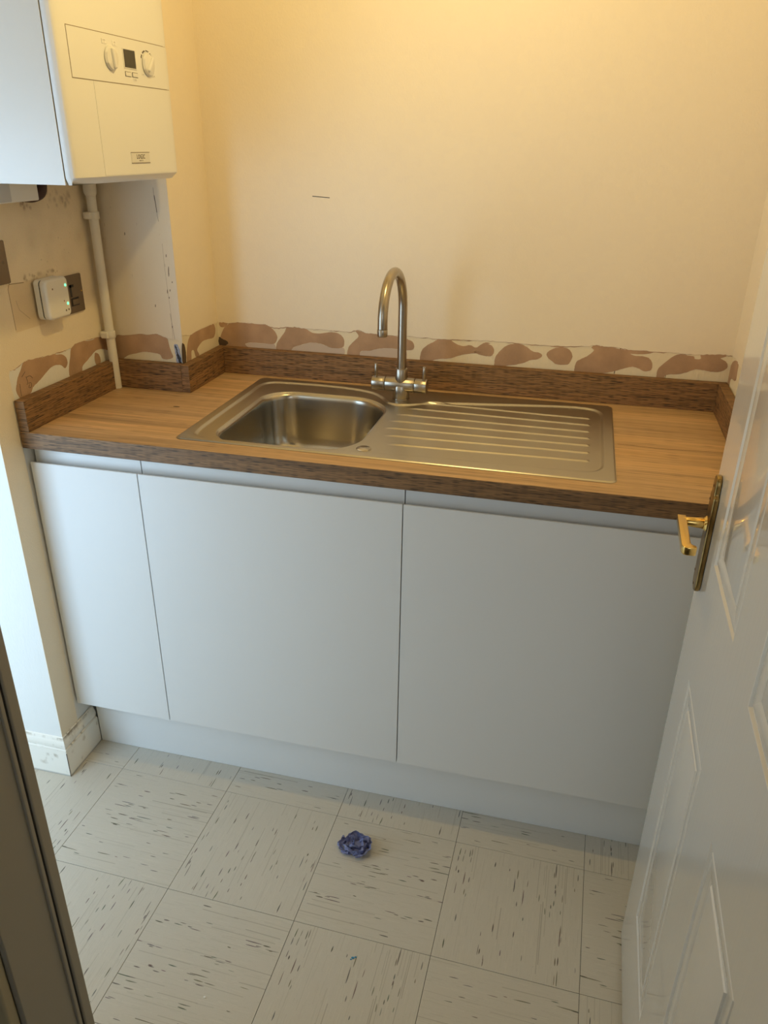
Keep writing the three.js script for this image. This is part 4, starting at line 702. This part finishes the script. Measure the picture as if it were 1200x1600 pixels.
  mesh('lever', toCreasedNormals(lg, 0.6), M.brass, h, 'bright worn brass lever');
}
// ------------------------------------------------------------------ unseen ceiling lamp above the frame, placed to light walls and worktop
{
  const t = thing('unseen_ceiling_light', 'unseen warm bulb on a ceiling rose, out of view above the worktop edge', 'lamp', [LAMP_AT.x, LAMP_AT.y, LAMP_AT.z]);
  mesh('ceiling_rose', cyl(0.042, 0.05, [0, 0.258, 0], [0, 0.2795, 0], 36, 0.004), M.plastic, t);
  for (const z of [0]) {
    mesh('flex', cyl(0.003, 0.003, [0, 0.085, z], [0, 0.259, z], 14), M.plastic, t);
    mesh('lamp_holder', cyl(0.017, 0.014, [0, 0.038, z], [0, 0.088, z], 28, 0.002), M.plastic, t);
    mesh('bulb', new THREE.LatheGeometry([[0, -0.034], [0.014, -0.031], [0.026, -0.020], [0.031, -0.004], [0.028, 0.012], [0.019, 0.028], [0.0145, 0.040], [0.0, 0.041]].map(([x, y]) => new THREE.Vector2(x, y)), 28).translate(0, 0, z), std({ color: 0xffffff, emissive: LAMPLIGHT, emissiveIntensity: 12 }), t);
    const l = new THREE.PointLight(LAMPLIGHT, LAMP_LEVEL, 0, 2);
    l.castShadow = true; l.shadow.radius = 1.2; l.name = 'unseen_bulb_light'; l.position.set(0, 0, z);
    t.add(l);
  }
}
// ------------------------------------------------------------------ small things on the floor
{ // crumpled blue paper towel, coiled like a rosette
  const t = thing('paper_towel', 'crumpled scrap of blue paper towel lying on the floor tiles', 'paper', [0.643, 0, 0.716], 0.3);
  const sheet = (turns, r0, r1, hh, ph, tilt) => {
    const nu = 150, nv = 14, v = [], idx = [];
    for (let i = 0; i <= nu; i++) for (let j = 0; j <= nv; j++) {
      const s = i / nu, q = j / nv, a = ph + s * turns * Math.PI * 2, crumple = Math.sin(a * 5 + q * 4) * 0.0016 + Math.sin(a * 11 - q * 7 + 1) * 0.0011 + (fbm(s, q, 24, 6, 3) - 0.5) * 0.009;
      const r = r0 + (r1 - r0) * s + (q - 0.4) * tilt * (0.4 + s) + crumple, hgt = hh * (1 - 0.25 * s) * (1 + 0.22 * Math.sin(a * 3 + ph)), y = 0.0012 + q * hgt + (fbm(q, s, 6, 24, 3, 1) - 0.5) * 0.007 * q;
      v.push(Math.cos(a) * r * 1.12, Math.max(0.0006, y), Math.sin(a) * r * 0.92);
    }
    for (let i = 0; i < nu; i++) for (let j = 0; j < nv; j++) { const a = i * (nv + 1) + j, b = a + nv + 1; idx.push(a, b, a + 1, b, b + 1, a + 1); }
    const g = new THREE.BufferGeometry(); g.setAttribute('position', new THREE.Float32BufferAttribute(v, 3)); g.setIndex(idx); g.computeVertexNormals(); return g;
  };
  const blue = std({ color: new THREE.Color().setRGB(0.25, 0.28, 0.50), roughness: 0.95, side: THREE.DoubleSide });
  const core = new THREE.IcosahedronGeometry(1, 6), p = core.attributes.position, q = new THREE.Vector3();
  for (let i = 0; i < p.count; i++) { q.fromBufferAttribute(p, i); const a = Math.atan2(q.z, q.x) / (2 * Math.PI) + 0.5, b = q.y * 0.5 + 0.5, k = 1 + (fbm(a, b, 10, 10, 4) - 0.5) * 0.55; p.setXYZ(i, q.x * 0.025 * k, Math.max(-0.0075, q.y * 0.010 * k) + 0.0082, q.z * 0.021 * k); }
  const cg = mergeVertices(bare(core), 1e-5); cg.computeVertexNormals();
  mesh('crumpled_core', cg, blue, t);
  mesh('fold', sheet(1.2, 0.021, 0.031, 0.026, 0.4, 0.008), blue, t);
  mesh('fold', sheet(1.7, 0.005, 0.019, 0.031, 2.0, 0.009), blue, t);
  mesh('loose_end', sheet(0.3, 0.026, 0.039, 0.013, 2.2, 0.006), blue, t);
}
{
  const fleck = (n) => { const g = new THREE.DodecahedronGeometry(1, 0), p = g.attributes.position; for (let i = 0; i < p.count; i++) p.setY(i, Math.max(-0.6, p.getY(i))); return g.scale(n, n * 0.4, n * 0.7).translate(0, n * 0.24, 0); };
  single('paper_shred', mergeGeometries([fleck(0.0036), fleck(0.0026).translate(0.005, 0, -0.003), fleck(0.0022).translate(-0.003, 0, 0.004)]), std({ color: new THREE.Color().setRGB(0.06, 0.28, 0.48), roughness: 0.8 }), 'tiny bright blue shred on the floor in front of the crumpled towel', 'shred', [0.711, 0, 0.982]);
  single('paint_fleck', fleck(0.0032), std({ color: new THREE.Color().setRGB(0.9, 0.88, 0.85), roughness: 0.7 }), 'tiny white fleck of paint on the floor tile at the left', 'fleck', [0.451, 0, 1.133]);
}
scene.traverse((o) => { if (o.isMesh) o.castShadow = o.receiveShadow = true; });
renderer.render(scene, camera);
